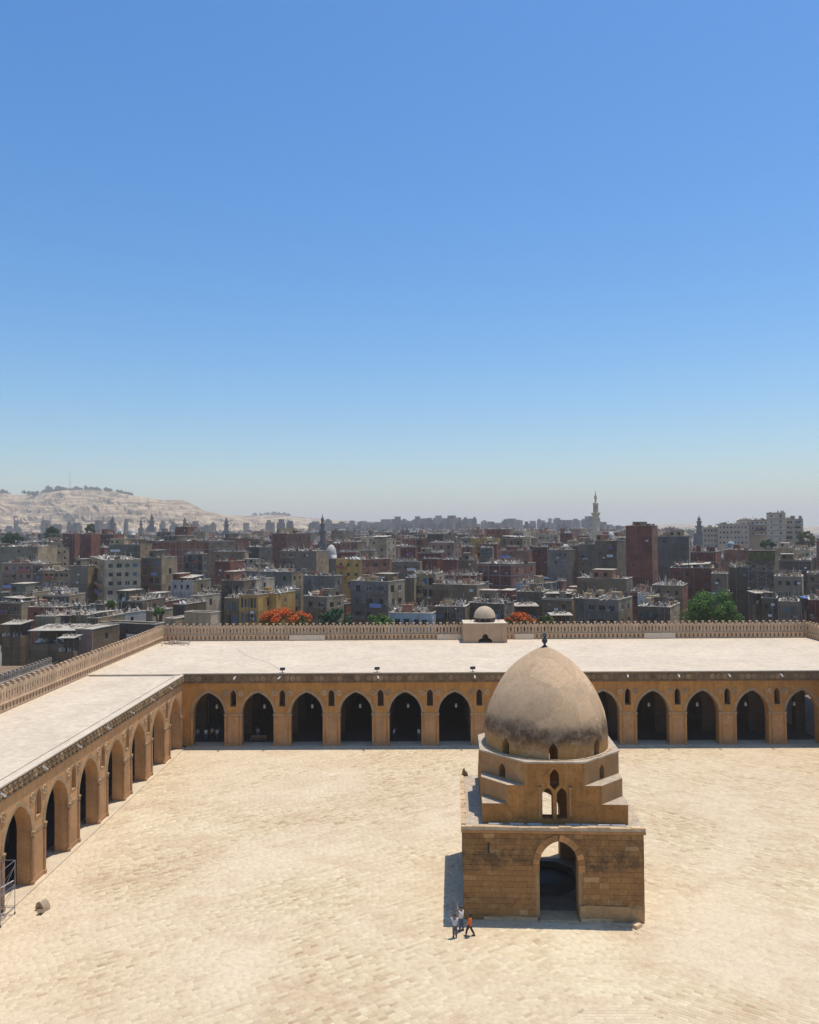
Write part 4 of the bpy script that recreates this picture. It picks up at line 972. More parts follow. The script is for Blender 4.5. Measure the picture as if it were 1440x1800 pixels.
hero(206, 250, 254, 1056, 200, 'ruined dark house with rubble spilling from its broken roof', 'dark', a=16, fc=3, rows=2, dishes=0, clutter=4, yb=1090, D=10)
hero(250, 291, 296, 1058, 214, 'rough brown brick house right of the ruined dark house', 'rose', a=18, fc=3, rows=2, skip=.4, clutter=3, dishes=2, yb=1095, D=10)
# ---- left middle distance
hero(3, 58, 60, 990, 290, 'dusty pink flats with rows of white-framed windows', 'pink', a=8, fc=4, rows=3, sh=3.0, skip=0, ww=1.5, wh=1.4, dishes=4, clutter=1, yb=1042, D=12, **AP)
hero(58, 75, 77, 992, 289, 'dark balcony bay beside the dusty pink flats', 'dark', a=8, fc=1, rows=4, ww=2.4, wh=1.6, skip=0, dishes=1, yb=1040, D=12, storey_bands=True, **AP)
hero(75, 123, 125, 1002, 287, 'beige flats with long ribbon windows and dark red roof edge', 'tan', a=8, fc=5, rows=2, ww=2.2, wh=1.1, skip=0, dishes=3, yb=1040, D=12, storey_bands=True, **AP)
hero(123, 154, 158, 995, 280, 'blank grey cement block between ribbon-window flats and cream flats', 'grey', a=14, fc=0, scs=0, dishes=5, yb=1050, **AP)
hero(158, 184, 248, 985, 262, 'cream apartment house with purple awnings on its sunlit balconied side', 'tan', 'cream', a=62, fc=2, scs=4, rows=5, sh=3.0, skip=0.05, ww=1.5, wh=1.4, dishes=2, yb=1060, **AP)
hero(248, 284, 290, 980, 275, 'grey unfinished concrete block right of the cream flats', 'grey', a=20, fc=3, rows=5, ww=1.8, wh=2.0, skip=.25, dishes=2, storey_bands=True, yb=1050, **AP)
hero(0, 66, 69, 961, 345, 'wide grey-green blank block with pale roofline and dishes', 'green', a=10, fc=3, rows=2, skip=.6, dishes=6, clutter=2, yb=985, D=14, **AP)
hero(69, 90, 110, 953, 362, 'beige block with sunlit side above the ribbon-window flats', 'brown', 'tan', a=40, fc=2, scs=2, rows=2, dishes=2, yb=985)
hero(110, 131, 133, 938, 420, 'dark red brick tower left of a slim brick shaft', 'maroon', a=14, fc=2, rows=3, dishes=1, yb=955, **AP)
hero(140, 160, 163, 939, 372, 'slim dark brick shaft with green roof box', 'maroon', a=14, fc=0, scs=0, dishes=0, tanks=1, yb=985, D=7, **AP)
hero(168, 200, 204, 939, 430, 'plum brick block with pale ledge near the far minarets', 'maroon', a=16, fc=3, rows=2, dishes=2, yb=956, **AP)
hero(191, 246, 250, 957, 335, 'wide grey-green block behind the cream flats', 'green', a=16, fc=4, rows=2, skip=.5, dishes=4, shed=True, yb=985, **AP)
hero(250, 270, 276, 951, 348, 'red brick block left of the long brick terrace', 'red', a=26, fc=2, rows=3, frame=True, dishes=3, yb=980, **AP)
hero(276, 368, 390, 951, 330, 'long red brick terrace with concrete frame and a row of dishes on top', 'red', 'grey', a=28, fc=3, scs=0, rows=2, skip=.7, frame=True, dishes=10, clutter=1, yb=1000, D=16, **AP)
hero(308, 330, 333, 926, 455, 'plum brick tower rising behind the long brick terrace', 'maroon', a=18, fc=2, rows=3, dishes=1, yb=945, **AP)
hero(336, 362, 366, 934, 440, 'tan roof storey behind the long brick terrace', 'tan', a=18, fc=2, rows=1, dishes=1, yb=945)
hero(324, 356, 362, 974, 290, 'open concrete skeleton of columns and floors under a pale roof', 'dark', 'grey', a=22, fc=5, rows=4, ww=1.3, wh=2.3, sh=3, skip=0, dishes=2, clutter=2, storey_bands=True, yb=1005, **AP)
hero(392, 408, 437, 946, 400, 'rose brick block with sunlit side behind the grey slab', 'maroon', 'rose', a=50, fc=1, scs=2, rows=2, dishes=3, yb=962, **AP)
hero(375, 430, 436, 970, 322, 'long brown slab house with thin roofline', 'brown', a=24, fc=4, rows=1, skip=.3, dishes=3, yb=988)
hero(434, 455, 480, 962, 330, 'grey cement block with lighter side beside the brick tower', 'dark', 'grey', a=48, fc=2, scs=2, rows=3, dishes=4, yb=988, **AP)
hero(479, 502, 545, 938, 410, 'tall rose brick block with plum front and blue roof tank', 'maroon', 'rose', a=52, fc=1, scs=3, rows=4, skip=.6, dishes=1, tanks=2, yb=966, **AP)
hero(378, 404, 408, 987, 268, 'slender plum brick house with pale roof', 'maroon', a=22, fc=0, scs=0, roof=SHEET, dishes=2, yb=1045, **AP)
hero(408, 470, 482, 992, 282, 'flat-topped brown house with a line of tanks behind the slate flats', 'brown', a=24, fc=4, rows=1, dishes=2, tanks=3, clutter=3, yb=1006)
hero(406, 512, 534, 1006, 238, 'big slate-grey flats with blue laundry on a high balcony', 'slate', 'tan', a=28, fc=6, scs=2, rows=3, skip=.25, bal=True, dishes=5, tanks=1, yb=1036, **AP)
hero(389, 428, 432, 1021, 212, 'dark corner house left of the pale open loggia', 'dark', a=20, fc=2, rows=1, dishes=1, yb=1048, D=9)
hero(428, 450, 456, 1019, 216, 'small pale house with open loggia on its top floor', 'tan', 'cream', a=24, fc=3, rows=1, ww=1.2, wh=1.7, skip=0, dishes=1, clutter=2, yb=1036)
hero(394, 420, 423, 1052, 182, 'shabby dark house with pale blue niche left of the yellow loggias', 'brown', a=20, fc=2, rows=2, ww=1.9, wh=2.1, skip=0, dishes=0, clutter=3, yb=1098, D=9)
hero(420, 454, 458, 1046, 180, 'ochre yellow house with tall open loggias over the flame tree', 'yellow', a=20, fc=5, rows=3, ww=1.0, wh=2.2, skip=0, sh=3.4, dishes=1, clutter=3, yb=1092, D=9)
hero(455, 486, 489, 1044, 184, 'ochre yellow house with brown upper panel and white laundry', 'yellow', a=20, fc=3, rows=3, sh=3.4, bal=True, skip=.1, dishes=1, clutter=2, yb=1088, D=9)
hero(488, 502, 528, 1037, 192, 'tall grey house end with windows down its sunlit side', 'dark', 'tan', a=46, fc=0, scs=3, rows=3, dishes=1, yb=1078)
hero(491, 556, 560, 969, 330, 'long grey block by the dark slim minaret', 'grey', a=22, fc=5, rows=2, skip=.4, dishes=4, clutter=2, yb=1000, D=11, **AP)
hero(533, 588, 602, 1013, 222, 'blue-grey box house left of the grey-and-white flats', 'slate', 'grey', a=26, fc=3, scs=1, rows=1, skip=.6, dishes=3, tanks=1, yb=1046)
hero(533, 574, 605, 1050, 186, 'grey two-window house with rough sunlit side above the green tree', 'grey', 'tan', a=36, fc=2, scs=2, rows=2, skip=0, ww=1.4, dishes=2, clutter=1, yb=1092)
hero(300, 338, 342, 1021, 236, 'jumbled whitewashed house with awnings under the concrete skeleton', 'white', 'tan', a=22, fc=3, rows=1, dishes=2, clutter=3, sheet=True, yb=1045, D=9)
hero(335, 353, 358, 1048, 205, 'narrow tan house end with one tall window', 'tan', a=22, fc=1, rows=1, wh=2, dishes=0, clutter=1, yb=1078)
hero(304, 324, 328, 1063, 192, 'small dark house low among rubbish-strewn roofs', 'dark', a=20, fc=1, rows=1, dishes=1, clutter=2, yb=1090)
hero(356, 388, 394, 1040, 222, 'grey unfinished walls with rubbish on the roof behind the tan house end', 'brown', a=22, fc=3, rows=2, clutter=4, dishes=1, yb=1078, D=9)
hero(324, 370, 384, 1078, 156, 'plain tan box house right behind the parapet', 'tan', 'cream', a=24, fc=0, scs=0, dishes=0, clutter=0, roof=SHEET, yb=1100)
hero(290, 308, 315, 1088, 158, 'little tan outhouse with pale lid behind the parapet corner', 'tan', a=24, fc=0, scs=0, dishes=0, clutter=0, roof=SHEET, yb=1100)
# ---- centre
hero(591, 635, 687, 984, 258, 'ochre yellow flats with brown brick sunlit side', 'yellow', 'rose', a=48, fc=3, scs=3, rows=3, sh=3.1, skip=0, ww=1.4, wh=1.2, dishes=5, yb=1040, **AP)
hero(616, 682, 712, 1023, 196, 'grey-and-white flats with bare sunlit stone side wall', 'slate', 'tan', a=30, fc=3, scs=2, rows=3, sh=3.3, skip=0, ww=1.5, wh=1.8, bal=True, dishes=2, tanks=1, shed=True, yb=1095, **AP)
hero(712, 728, 731, 1016, 205, 'narrow brown house stacked with windows beside the bare stone side wall', 'brown', a=14, fc=2, rows=5, sh=2.6, skip=0, dishes=2, yb=1070, D=9)
hero(728, 766, 771, 1009, 207, 'shabby tan house with blue tarpaulin on its top floor', 'tan', a=16, fc=3, rows=4, ww=1.5, wh=1.9, skip=.1, bal=True, dishes=3, clutter=2, yb=1068, D=9)
hero(760, 838, 860, 1029, 196, 'broad dark brown windowless house with sunlit tan end', 'brown', 'tan', a=28, fc=0, scs=2, dishes=7, poles=4, clutter=1, yb=1065)
hero(838, 900, 942, 992, 240, 'dark red brick flats with concrete columns and rose sunlit side', 'maroon', 'rose', a=38, fc=3, scs=3, rows=3, skip=.6, frame=True, dishes=4, clutter=1, yb=1035, **AP)
hero(685, 760, 764, 1079, 160, 'pale blue house with rubble-strewn roof behind the parapet', 'blue', a=12, fc=4, rows=1, skip=0, wh=1.5, dishes=0, clutter=4, yb=1100, D=9)
hero(764, 818, 822, 1067, 163, 'dark house with two white-framed windows left of the small dome', 'dark', a=12, fc=4, rows=2, sh=3.4, skip=.2, dishes=2, clutter=4, poles=3, yb=1098, D=9)
hero(822, 886, 903, 1062, 166, 'dark house with pale roof tarpaulin behind the small dome', 'dark', 'grey', a=26, fc=4, scs=2, rows=2, sh=3.2, skip=.1, dishes=1, clutter=3, shed=True, yb=1098)
hero(778, 804, 806, 984, 285, 'crimson painted wall house under pale roof', 'maroon', a=10, fc=1, rows=1, roof=SHEET, dishes=2, yb=1003)
hero(804, 838, 842, 985, 288, 'long pale-roofed brown house right of the crimson wall', 'brown', a=16, fc=3, rows=1, roof=SHEET, dishes=2, yb=1006)
hero(742, 769, 777, 983, 284, 'plum brick block left of the crimson wall', 'maroon', 'red', a=30, fc=1, scs=1, rows=2, skip=.6, dishes=2, yb=1010, **AP)
hero(688, 738, 742, 988, 282, 'grey rubble-roofed house between yellow flats and plum brick', 'grey', a=18, fc=5, rows=2, clutter=4, dishes=3, yb=1012)
hero(770, 836, 840, 1012, 236, 'low dark red house with rubbish and dishes on top', 'maroon', a=18, fc=5, rows=1, clutter=4, dishes=4, yb=1030, D=10)
hero(594, 630, 634, 971, 320, 'plum brick house behind the ochre yellow flats', 'maroon', a=18, fc=3, rows=1, dishes=2, yb=985)
hero(632, 658, 663, 968, 326, 'tan house behind the ochre yellow flats', 'tan', a=18, fc=2, rows=1, dishes=2, yb=985)
hero(704, 730, 735, 962, 345, 'dark red house with pale propped sheets on its roof', 'maroon', a=18, fc=2, rows=1, dishes=2, poles=3, yb=985)
hero(598, 628, 644, 953, 380, 'rose house with square windows right of the white mosque dome', 'rose', 'tan', a=32, fc=3, scs=1, rows=2, dishes=3, yb=972, **AP)
hero(735, 776, 782, 972, 312, 'long maroon brick wall with dishes', 'maroon', a=18, fc=3, rows=1, skip=.5, dishes=4, yb=990)
# ---- right of the small dome
hero(907, 944, 978, 1027, 200, 'pale blue roof house with glazed veranda and red brick annex', 'blue', 'green', a=44, fc=3, scs=3, rows=1, skip=0, ww=1.3, wh=1.6, roof=SHEET, dishes=1, yb=1044)
hero(978, 990, 996, 1022, 206, 'small red brick annex right of the glazed veranda', 'red', a=26, fc=0, scs=0, dishes=0, yb=1040)
hero(908, 955, 960, 1041, 186, 'blank brown house wall under the glazed veranda', 'brown', a=20, fc=1, rows=1, dishes=1, clutter=2, yb=1070, D=8)
hero(952, 1006, 1010, 1053, 178, 'low dark brown house with torn sheet roofing', 'brown', a=20, fc=2, rows=1, sheet=True, clutter=4, dishes=1, yb=1090, D=9)
hero(1010, 1087, 1111, 1055, 174, 'grey-purple house with blue shutters and rubbish on its pale roof', 'slate', 'tan', a=32, fc=4, scs=2, rows=2, sh=3.2, skip=.1, ww=1.5, dishes=1, clutter=3, roof=SHEET, yb=1092)
hero(1014, 1102, 1112, 1018, 222, 'wide windowless dark brown block with a low parapet', 'brown', 'grey', a=26, fc=0, scs=1, rows=2, dishes=2, clutter=1, yb=1052, **AP)
hero(1016, 1046, 1050, 957, 322, 'grey flats with narrow slots left of the dark brick tower', 'grey', a=18, fc=2, rows=5, skip=.5, dishes=1, yb=1015, D=10, **AP)
hero(1046, 1084, 1101, 951, 305, 'dark grey block with sunlit grey side touching the brick tower', 'dark', 'grey', a=32, fc=2, scs=0, rows=5, skip=.4, dishes=2, tanks=2, yb=1010, **AP)
hero(1101, 1146, 1157, 924, 292, 'tallest dark red brick tower with ochre trimmed shaft and roof hut', 'maroon', 'rose', a=32, fc=2, scs=2, rows=8, sh=3.2, skip=.75, dishes=1, shed=True, yb=1035, jag=False, **AP)
hero(936, 962, 966, 962, 335, 'plum brick house left of the white roof dome', 'maroon', a=22, fc=3, rows=1, dishes=2, yb=985)
hero(964, 986, 992, 955, 352, 'red brick roof storey touching the white roof dome', 'red', a=26, fc=0, scs=0, dishes=2, yb=970)
hero(962, 1000, 1012, 967, 318, 'pale blue and grey house under the white roof dome', 'slate', 'grey', a=30, fc=4, scs=1, rows=2, dishes=2, clutter=2, yb=990)
hero(945, 981, 985, 940, 460, 'cream flats with dark square windows on the near skyline', 'cream', a=16, fc=5, rows=2, skip=0, dishes=1, yb=955, D=12, **AP)
hero(844, 866, 869, 963, 345, 'small dark slate block with pale roof specks', 'slate', a=18, fc=2, rows=1, dishes=3, yb=985)
hero(876, 930, 936, 968, 330, 'row of rose brick roofs crowded with dishes', 'rose', a=24, fc=4, rows=1, dishes=9, clutter=2, yb=990)
hero(1157, 1211, 1214, 943, 310, 'slate blank-walled block right of the tall brick tower', 'slate', a=24, fc=3, rows=2, skip=.5, dishes=2, yb=988, **AP)
hero(1214, 1258, 1268, 970, 276, 'dark red brick house with blue panel and bright side', 'maroon', 'rose', a=32, fc=2, scs=2, rows=1, dishes=1, clutter=2, yb=998)
hero(1274, 1318, 1322, 967, 280, 'rose brick house under a small pale green dome', 'rose', a=26, fc=2, rows=2, skip=.6, dishes=2, roof=SHEET, yb=995)
hero(1178, 1254, 1258, 999, 238, 'long dark red house with pale roof sheets', 'maroon', a=24, fc=4, rows=2, skip=.4, sheet=True, dishes=1, clutter=2, yb=1040, D=11)
hero(1250, 1278, 1282, 1009, 226, 'lilac grey house wall left of the black shaft', 'grey', a=24, fc=1, rows=2, dishes=1, yb=1045, D=9)
hero(1282, 1321, 1326, 996, 230, 'dark shaft-like house beside the scaffolded tower', 'dark', a=26, fc=1, rows=2, skip=.6, dishes=2, clutter=3, yb=1050, D=9)
hero(1370, 1426, 1432, 985, 262, 'dark grey box block right of the scaffolded tower', 'dark', a=28, fc=2, rows=2, skip=.6, dishes=2, yb=1020, D=11, **AP)
hero(1360, 1410, 1414, 1014, 222, 'grey house with two hatches under pale roof rubbish', 'grey', a=28, fc=3, rows=2, skip=.3, clutter=4, dishes=2, poles=2, yb=1052, D=10)
hero(1418, 1470, 1478, 1008, 246, 'low grey house with pale terrace beyond the grey house with two hatches', 'grey', a=28, fc=3, rows=2, dishes=1, clutter=2, yb=1030, D=10)
hero(1120, 1152, 1158, 1048, 190, 'whitewashed ruin with bare poles under the tall brick tower', 'white', 'tan', a=26, fc=3, rows=1, clutter=4, dishes=0, poles=3, yb=1070)
hero(1120, 1178, 1194, 1068, 168, 'dark house with pale window ledge left of the big green tree', 'dark', 'tan', a=28, fc=4, scs=1, rows=1, skip=.1, clutter=3, dishes=1, yb=1092)
hero(1146, 1200, 1206, 1030, 205, 'brown broken-roofed house between whitewashed ruin and green tree', 'brown', 'red', a=26, fc=3, rows=1, clutter=4, poles=2, dishes=1, yb=1062, D=10)
hero(1108, 1146, 1150, 1040, 214, 'pink rubble house crowded with poles', 'red', a=22, fc=3, rows=1, clutter=4, poles=4, dishes=2, yb=1062, D=9)
hero(1338, 1366, 1369, 1052, 188, 'dark shed with a white door right of the green tree', 'dark', a=26, fc=2, rows=1, dishes=0, clutter=4, sheet=True, yb=1085, D=7)
hero(1368, 1405, 1409, 1058, 184, 'grey box house with balustraded terrace', 'grey', a=26, fc=1, rows=1, clutter=3, dishes=0, yb=1085, D=8)
hero(1420, 1470, 1476, 1056, 186, 'dark red low house with blue sheet roof', 'maroon', a=26, fc=2, rows=1, clutter=2, dishes=0, yb=1080, D=8)
hero(1398, 1425, 1430, 967, 322, 'cream low house with flat roof near the long beige complex', 'cream', a=28, fc=3, rows=1, dishes=1, yb=985)
hero(1360, 1398, 1402, 963, 340, 'pale tan low house below the long beige complex', 'tan', 'cream', a=28, fc=4, rows=1, dishes=2, yb=985)
# ---- beige institution on the right skyline
bc = dict(name='institution_block', cat='building', a=24, jag=False)
CM['beige'] = plaster('beige_institution', (0.54, 0.42, 0.30), 0.08, 0.2, 0.12, fine=2); CM['beigel'] = plaster('pale_institution', (0.64, 0.51, 0.37), 0.08, 0.2, 0.1, fine=2)
hero(1236, 1262, 1264, 927, 480, 'low end block of the long beige complex with window pairs', 'beige', fc=4, rows=4, skip=0, dishes=0, clutter=0, yb=955, D=14, **bc)
hero(1263, 1316, 1318, 921, 470, 'middle block of the long beige complex with many window pairs', 'beige', fc=8, rows=4, skip=.05, dishes=0, clutter=1, yb=955, D=14, **bc)
hero(1296, 1352, 1354, 914, 478, 'beige block with pale upper balcony band beside the stair tower', 'beigel', fc=7, rows=3, skip=.05, dishes=0, clutter=1, yb=950, D=14, **bc)
hero(1349, 1381, 1386, 901, 462, 'tall beige stair tower with two window columns', 'beigel', fc=2, rows=5, sh=3.4, skip=0, dishes=0, clutter=0, yb=955, **bc)
hero(1380, 1412, 1419, 912, 468, 'overhanging pale wing with dark shaded floors right of the stair tower', 'beigel', fc=2, rows=4, ww=4, wh=1.6, skip=0, storey_bands=True, dishes=0, clutter=0, yb=950, **bc)

hero(1296, 1412, 1416, 918, 500, 'long low back range joining the blocks of the beige complex', 'beigel', fc=22, rows=2, skip=.05, dishes=0, clutter=1, yb=950, D=12, **bc)
# ---- shade canopy and terraces beyond the side wing
def canopy(px0, px1, py, Y, depth, label, mt=SHEET, posts=4, tilt=0.04, h=3.6):
    A, B_ = aty(px0, py, Y), aty(px1, py, Y); t = thing('shade_canopy', label, 'canopy', (A.x, Y, 0)); L = B_.x-A.x; z = A.z
    b = MB(); M_ = Matrix.Translation((0,0,z)) @ Matrix.Rotation(tilt, 4, 'X'); b.box(0,0,-.08,L,depth,0.04,0,M_); b.obj('roof_sheet', mt, t)
    b = MB(); b.box(.6, depth*.45, 0, L-.6, depth-.3, z-.35); b.obj('back_wall', CM['dark'], t)
    b = MB(); b.box(.2, .4, 0, L-.2, depth*.44, z-2.8); b.obj('terrace', CM['brown'], t)
    tag(place('roof_clutter', CLUTM[int(px0) % 5], t, (L/2, depth*.25, z-2.79), None, (L*.8, depth*.4, 3)), kind='stuff')
    tag(place('roof_clutter', CLUTM[int(px1) % 5], t, (L/2, depth*.6, z+.12+depth*.6*math.tan(tilt)), None, (L*.7, depth*.5, 1.2)), kind='stuff')
    for i in range(posts):
        for yy in (0.2, depth-.2):
            b = MB(); x = .2+i*(L-.4)/(posts-1); b.tube((x,yy,max(0,z-6)),(x,yy,z-.03+yy*math.tan(tilt)),.08,6); b.obj('post', WOOD, t)
    return t
canopy(48, 155, 1109, 163, 9.5, 'long cream sheet canopy on posts outside the side wing', tilt=0.03)
canopy(0, 36, 1098, 168, 6, 'short pale torn canopy left of the long cream canopy', posts=3, tilt=0.05)
canopy(100, 130, 1122, 152, 4, 'small cream awning below the long canopy', posts=2)
canopy(942, 970, 1017, 214, 4, 'bright blue awning on a roof beside the glazed veranda', plain('blue_tarp', (0.10, 0.22, 0.50), 0.6), 3, -0.05)
canopy(1418, 1444, 1052, 196, 4, 'blue sheet awning over a dark red low house', plain('blue_tarp', (0.10, 0.22, 0.50), 0.6), 2)
canopy(905, 948, 1066, 172, 5, 'grey metal sheet shelter near the orange flame tree crown', CLUT, 3, 0.06)
canopy(968, 1008, 1082, 166, 4, 'low pale sheet shelter under the torn brown roof', SHEET, 3, 0.05)
canopy(1328, 1362, 1043, 192, 5, 'pale sheet shelter above the dark shed', SHEET, 3, 0.05)
t = thing('terrace_house', 'dark flat-roofed terrace house with pale railed edge below the long canopy', 'house', (-72, 133, 0), R(90)); b = MB(); b.box(-30,0,0,22,16,4.2); b.obj('wall', CM['dark'], t); b = MB(); b.box(-30,-.1,4.203,22,16,4.3); b.obj('roof', CM['brown'], t); b = MB(); b.box(-30,-.12,4.303,22,.1,5.2); b.obj('terrace_rail', CM['tan'], t)
for k in range(9): tag(place('roof_clutter', CLUTM[k % 5], t, (-26+k*5.2, 6+3*(k % 3), 4.31), (0,0,k), (5,5,3)), kind='stuff')
FOOT.append(([(-90,100),(-70,100),(-70,158),(-90,158)], -5, 120, 1120, 100))

# ---- scaffolded shaft
P = aty(1362, 968, 226); t = thing('scaffold_shaft', 'black scaffolded shaft with green and yellow panel at its top', 'tower', (P.x, P.y, 0), R(-26)); W = 7.0
b = MB(); b.box(-W+.4,.5,0,-.4,5,P.z-6); b.obj('core', CM['dark'], t)
b = MB(); b.box(-W,0,P.z-4.2,0,5,P.z-.2); b.obj('top_box', CM['dark'], t)
b = MB(); b.box(-W+.1,-.06,P.z-2.6,-.1,-.003,P.z-.4); b.obj('panel', plaster('panel_paint', (0.16,0.15,0.05), 0.5, .8, tint=(.05,.08,.04)), t)
b = MB(); b.box(-W-.3,-.3,P.z-.19,.3,5.3,P.z); b.obj('roof', CM['dark'], t)
for i in range(4):
    x = -W+i*W/3; b = MB(); b.tube((x,-.2,0),(x,-.2,P.z-4.2),.07,5); b.obj('pole', STEEL, t)
for i in range(5):
    z = P.z-6-i*3; b = MB(); b.tube((-W,-.2,z),(0,-.2,z),.05,5); b.obj('ledger', STEEL, t); b = MB(); b.tube((-W,-.2,z),(0,-.2,z+3),.05,5); b.obj('brace', STEEL, t); b = MB(); b.tube((-W,-.2,z+3),(0,-.2,z),.05,5); b.obj('brace', STEEL, t)
FOOT.append((hbox(P, R(26), 7, 5), 1318, 1365, 1045, 226))

# ---- minarets and mosque domes
MIN1 = plaster('pale_minaret_stone', (0.74, 0.57, 0.37), 0.12, 0.3); MIN2 = plaster('dark_minaret_stone', (0.22, 0.195, 0.175), 0.2, 0.3); DOMEW = plaster('white_dome_render', (0.66, 0.60, 0.50), 0.08, 0.3)
def minaret(px, yt, yb, Y, label, mt, rb, style=0, cat='minaret'):
    T, B_ = aty(px, yt, Y), aty(px, yb, Y); h = T.z-B_.z; z0 = B_.z
    t = thing('minaret', label, cat, (T.x, Y, 0))
    b = MB(); b.box(-rb*1.15,-rb*1.15,0,rb*1.15,rb*1.15,z0+h*.18); b.obj('base', mt, t)
    if style == 0:
        secs = [('shaft', .18, .50, .92, .90, 8), ('upper_shaft', .52, .72, .52, .52, 8)]
        b = MB(); b.lathe([(0,.50),(rb*.92/h*1.0,.50)] and [(rb*.9, z0+h*.18),(rb*.85, z0+h*.48),(rb*1.18, z0+h*.515),(rb*1.2, z0+h*.545),(0, z0+h*.546)], 8); b.obj('shaft', mt, t)
        b = MB()
        for k in range(8):
            a = k*math.pi/4; b.tube((rb*.55*math.cos(a),rb*.55*math.sin(a),z0+h*.545),(rb*.55*math.cos(a),rb*.55*math.sin(a),z0+h*.7),rb*.13,6)
        tag(b.obj('lantern_columns', mt, t), kind='stuff')
        b = MB(); b.lathe([(0,z0+h*.545),(rb*.28,z0+h*.545),(rb*.28,z0+h*.7)], 8); b.obj('lantern_core', mt, t)
        b = MB(); b.lathe([(rb*.6,z0+h*.69),(rb*.78,z0+h*.72),(rb*.78,z0+h*.745),(rb*.35,z0+h*.75),(rb*.2,z0+h*.80),(rb*.3,z0+h*.825),(rb*.42,z0+h*.85),(rb*.38,z0+h*.875),(rb*.16,z0+h*.91),(rb*.1,z0+h*.95),(rb*.06,z0+h),(0,z0+h)], 10); b.obj('bulb_finial', mt, t, True)
    else:
        b = MB(); b.lathe([(rb*.8, z0+h*.18),(rb*.74, z0+h*.44),(rb*1.1, z0+h*.47),(rb*1.1, z0+h*.51),(rb*.6, z0+h*.515),(rb*.58, z0+h*.68),(rb*.85, z0+h*.71),(rb*.85, z0+h*.74),(rb*.42, z0+h*.745),(rb*.4, z0+h*.80),(rb*.5, z0+h*.83),(rb*.42, z0+h*.88),(rb*.14, z0+h*.93),(rb*.06, z0+h),(0, z0+h)], 10); b.obj('shaft', mt, t)
        b = MB(); b.lathe([(rb*1.16,z0+h*.51),(rb*1.16,z0+h*.535),(rb*1.05,z0+h*.535),(rb*1.05,z0+h*.51)], 10); b.obj('balcony', mt, t)
    FOOT.append(([(T.x-rb*1.3,Y-rb*1.3),(T.x+rb*1.3,Y-rb*1.3),(T.x+rb*1.3,Y+rb*1.3),(T.x-rb*1.3,Y+rb*1.3)], px-6, px+6, yb, Y))
    return t
minaret(1047, 862, 948, 420, 'tall pale stone minaret with open column lantern and bulb finial', MIN1, 2.05)
minaret(567, 904, 966, 365, 'dark slim minaret with pale bulb beside a white dome', MIN2, 1.6, 1)
minaret(1229, 906, 946, 560, 'grey-brown minaret left of the long beige complex', MIN2, 2.6, 1)
minaret(398, 909, 938, 900, 'distant dark minaret against the pale hill, right of the brick terrace', MIN2, 3.4, 1)
minaret(325, 908, 932, 1000, 'faint distant minaret behind the plum brick tower', MIN2, 3.0, 1)
minaret(267, 902, 932, 1000, 'dark stout minaret in front of the cliff foot', MIN2, 3.8, 1)
minaret(248, 911, 932, 1080, 'thin minaret left of the stout dark one', MIN2, 2.6, 1)
minaret(198, 905, 934, 950, 'dark minaret beside two small white domes', MIN2, 3.4, 1)
def domed(px0, px1, yt, yb, Y, label, mt, drum=1.2, group=None):
    A, B_, T = aty(px0, yb, Y), aty(px1, yb, Y), aty((px0+px1)/2, yt, Y); r_ = (B_.x-A.x)/2; h = T.z-A.z
    t = thing('mosque_dome', label, 'dome', ((A.x+B_.x)/2, Y+r_, 0), 0, group); zb_ = A.z
    b = MB(); b.lathe([(r_*1.0, zb_-drum),(r_*1.0, zb_)]+[(r_*math.cos(R(a)), zb_+h*.97*math.sin(R(a))) for a in range(0, 90, 10)]+[(0, zb_+h*.99)], 24); b.obj('dome_shell', mt, t, True)
    b = MB(); b.box(-r_*1.15,-r_*1.15,0,r_*1.15,r_*1.15,zb_-drum+.01); b.obj('base', CM['grey'], t)
    b = MB(); b.tube((0,0,zb_+h*.96),(0,0,zb_+h*1.15),r_*.04,5); b.obj('finial', IRON, t)
    FOOT.append(([((A.x+B_.x)/2-r_*1.2,Y),((A.x+B_.x)/2+r_*1.2,Y),((A.x+B_.x)/2+r_*1.2,Y+2*r_),((A.x+B_.x)/2-r_*1.2,Y+2*r_)], px0-4, px1+4, yb+6, Y))
domed(572, 591, 957, 978, 372, 'white mosque dome beside the dark slim minaret', DOMEW)
domed(988, 1004, 956, 968, 345, 'small white roof dome above pale blue houses', DOMEW)
domed(1199, 1214, 935, 948, 500, 'cream dome between the slate block and grey-brown minaret', CM['cream'])
domed(1281, 1295, 951, 960, 300, 'small pale green dome on a rose brick house', CM['blue'])
domed(205, 214, 929, 937, 640, 'small white dome, one of a pair near a dark minaret', DOMEW, group='pair of small white domes')
domed(225, 236, 929, 938, 630, 'small white dome, one of a pair near a dark minaret', DOMEW, group='pair of small white domes')
domed(1070, 1082, 934, 947, 360, 'white peaked roof lantern left of the tall brick tower', DOMEW)

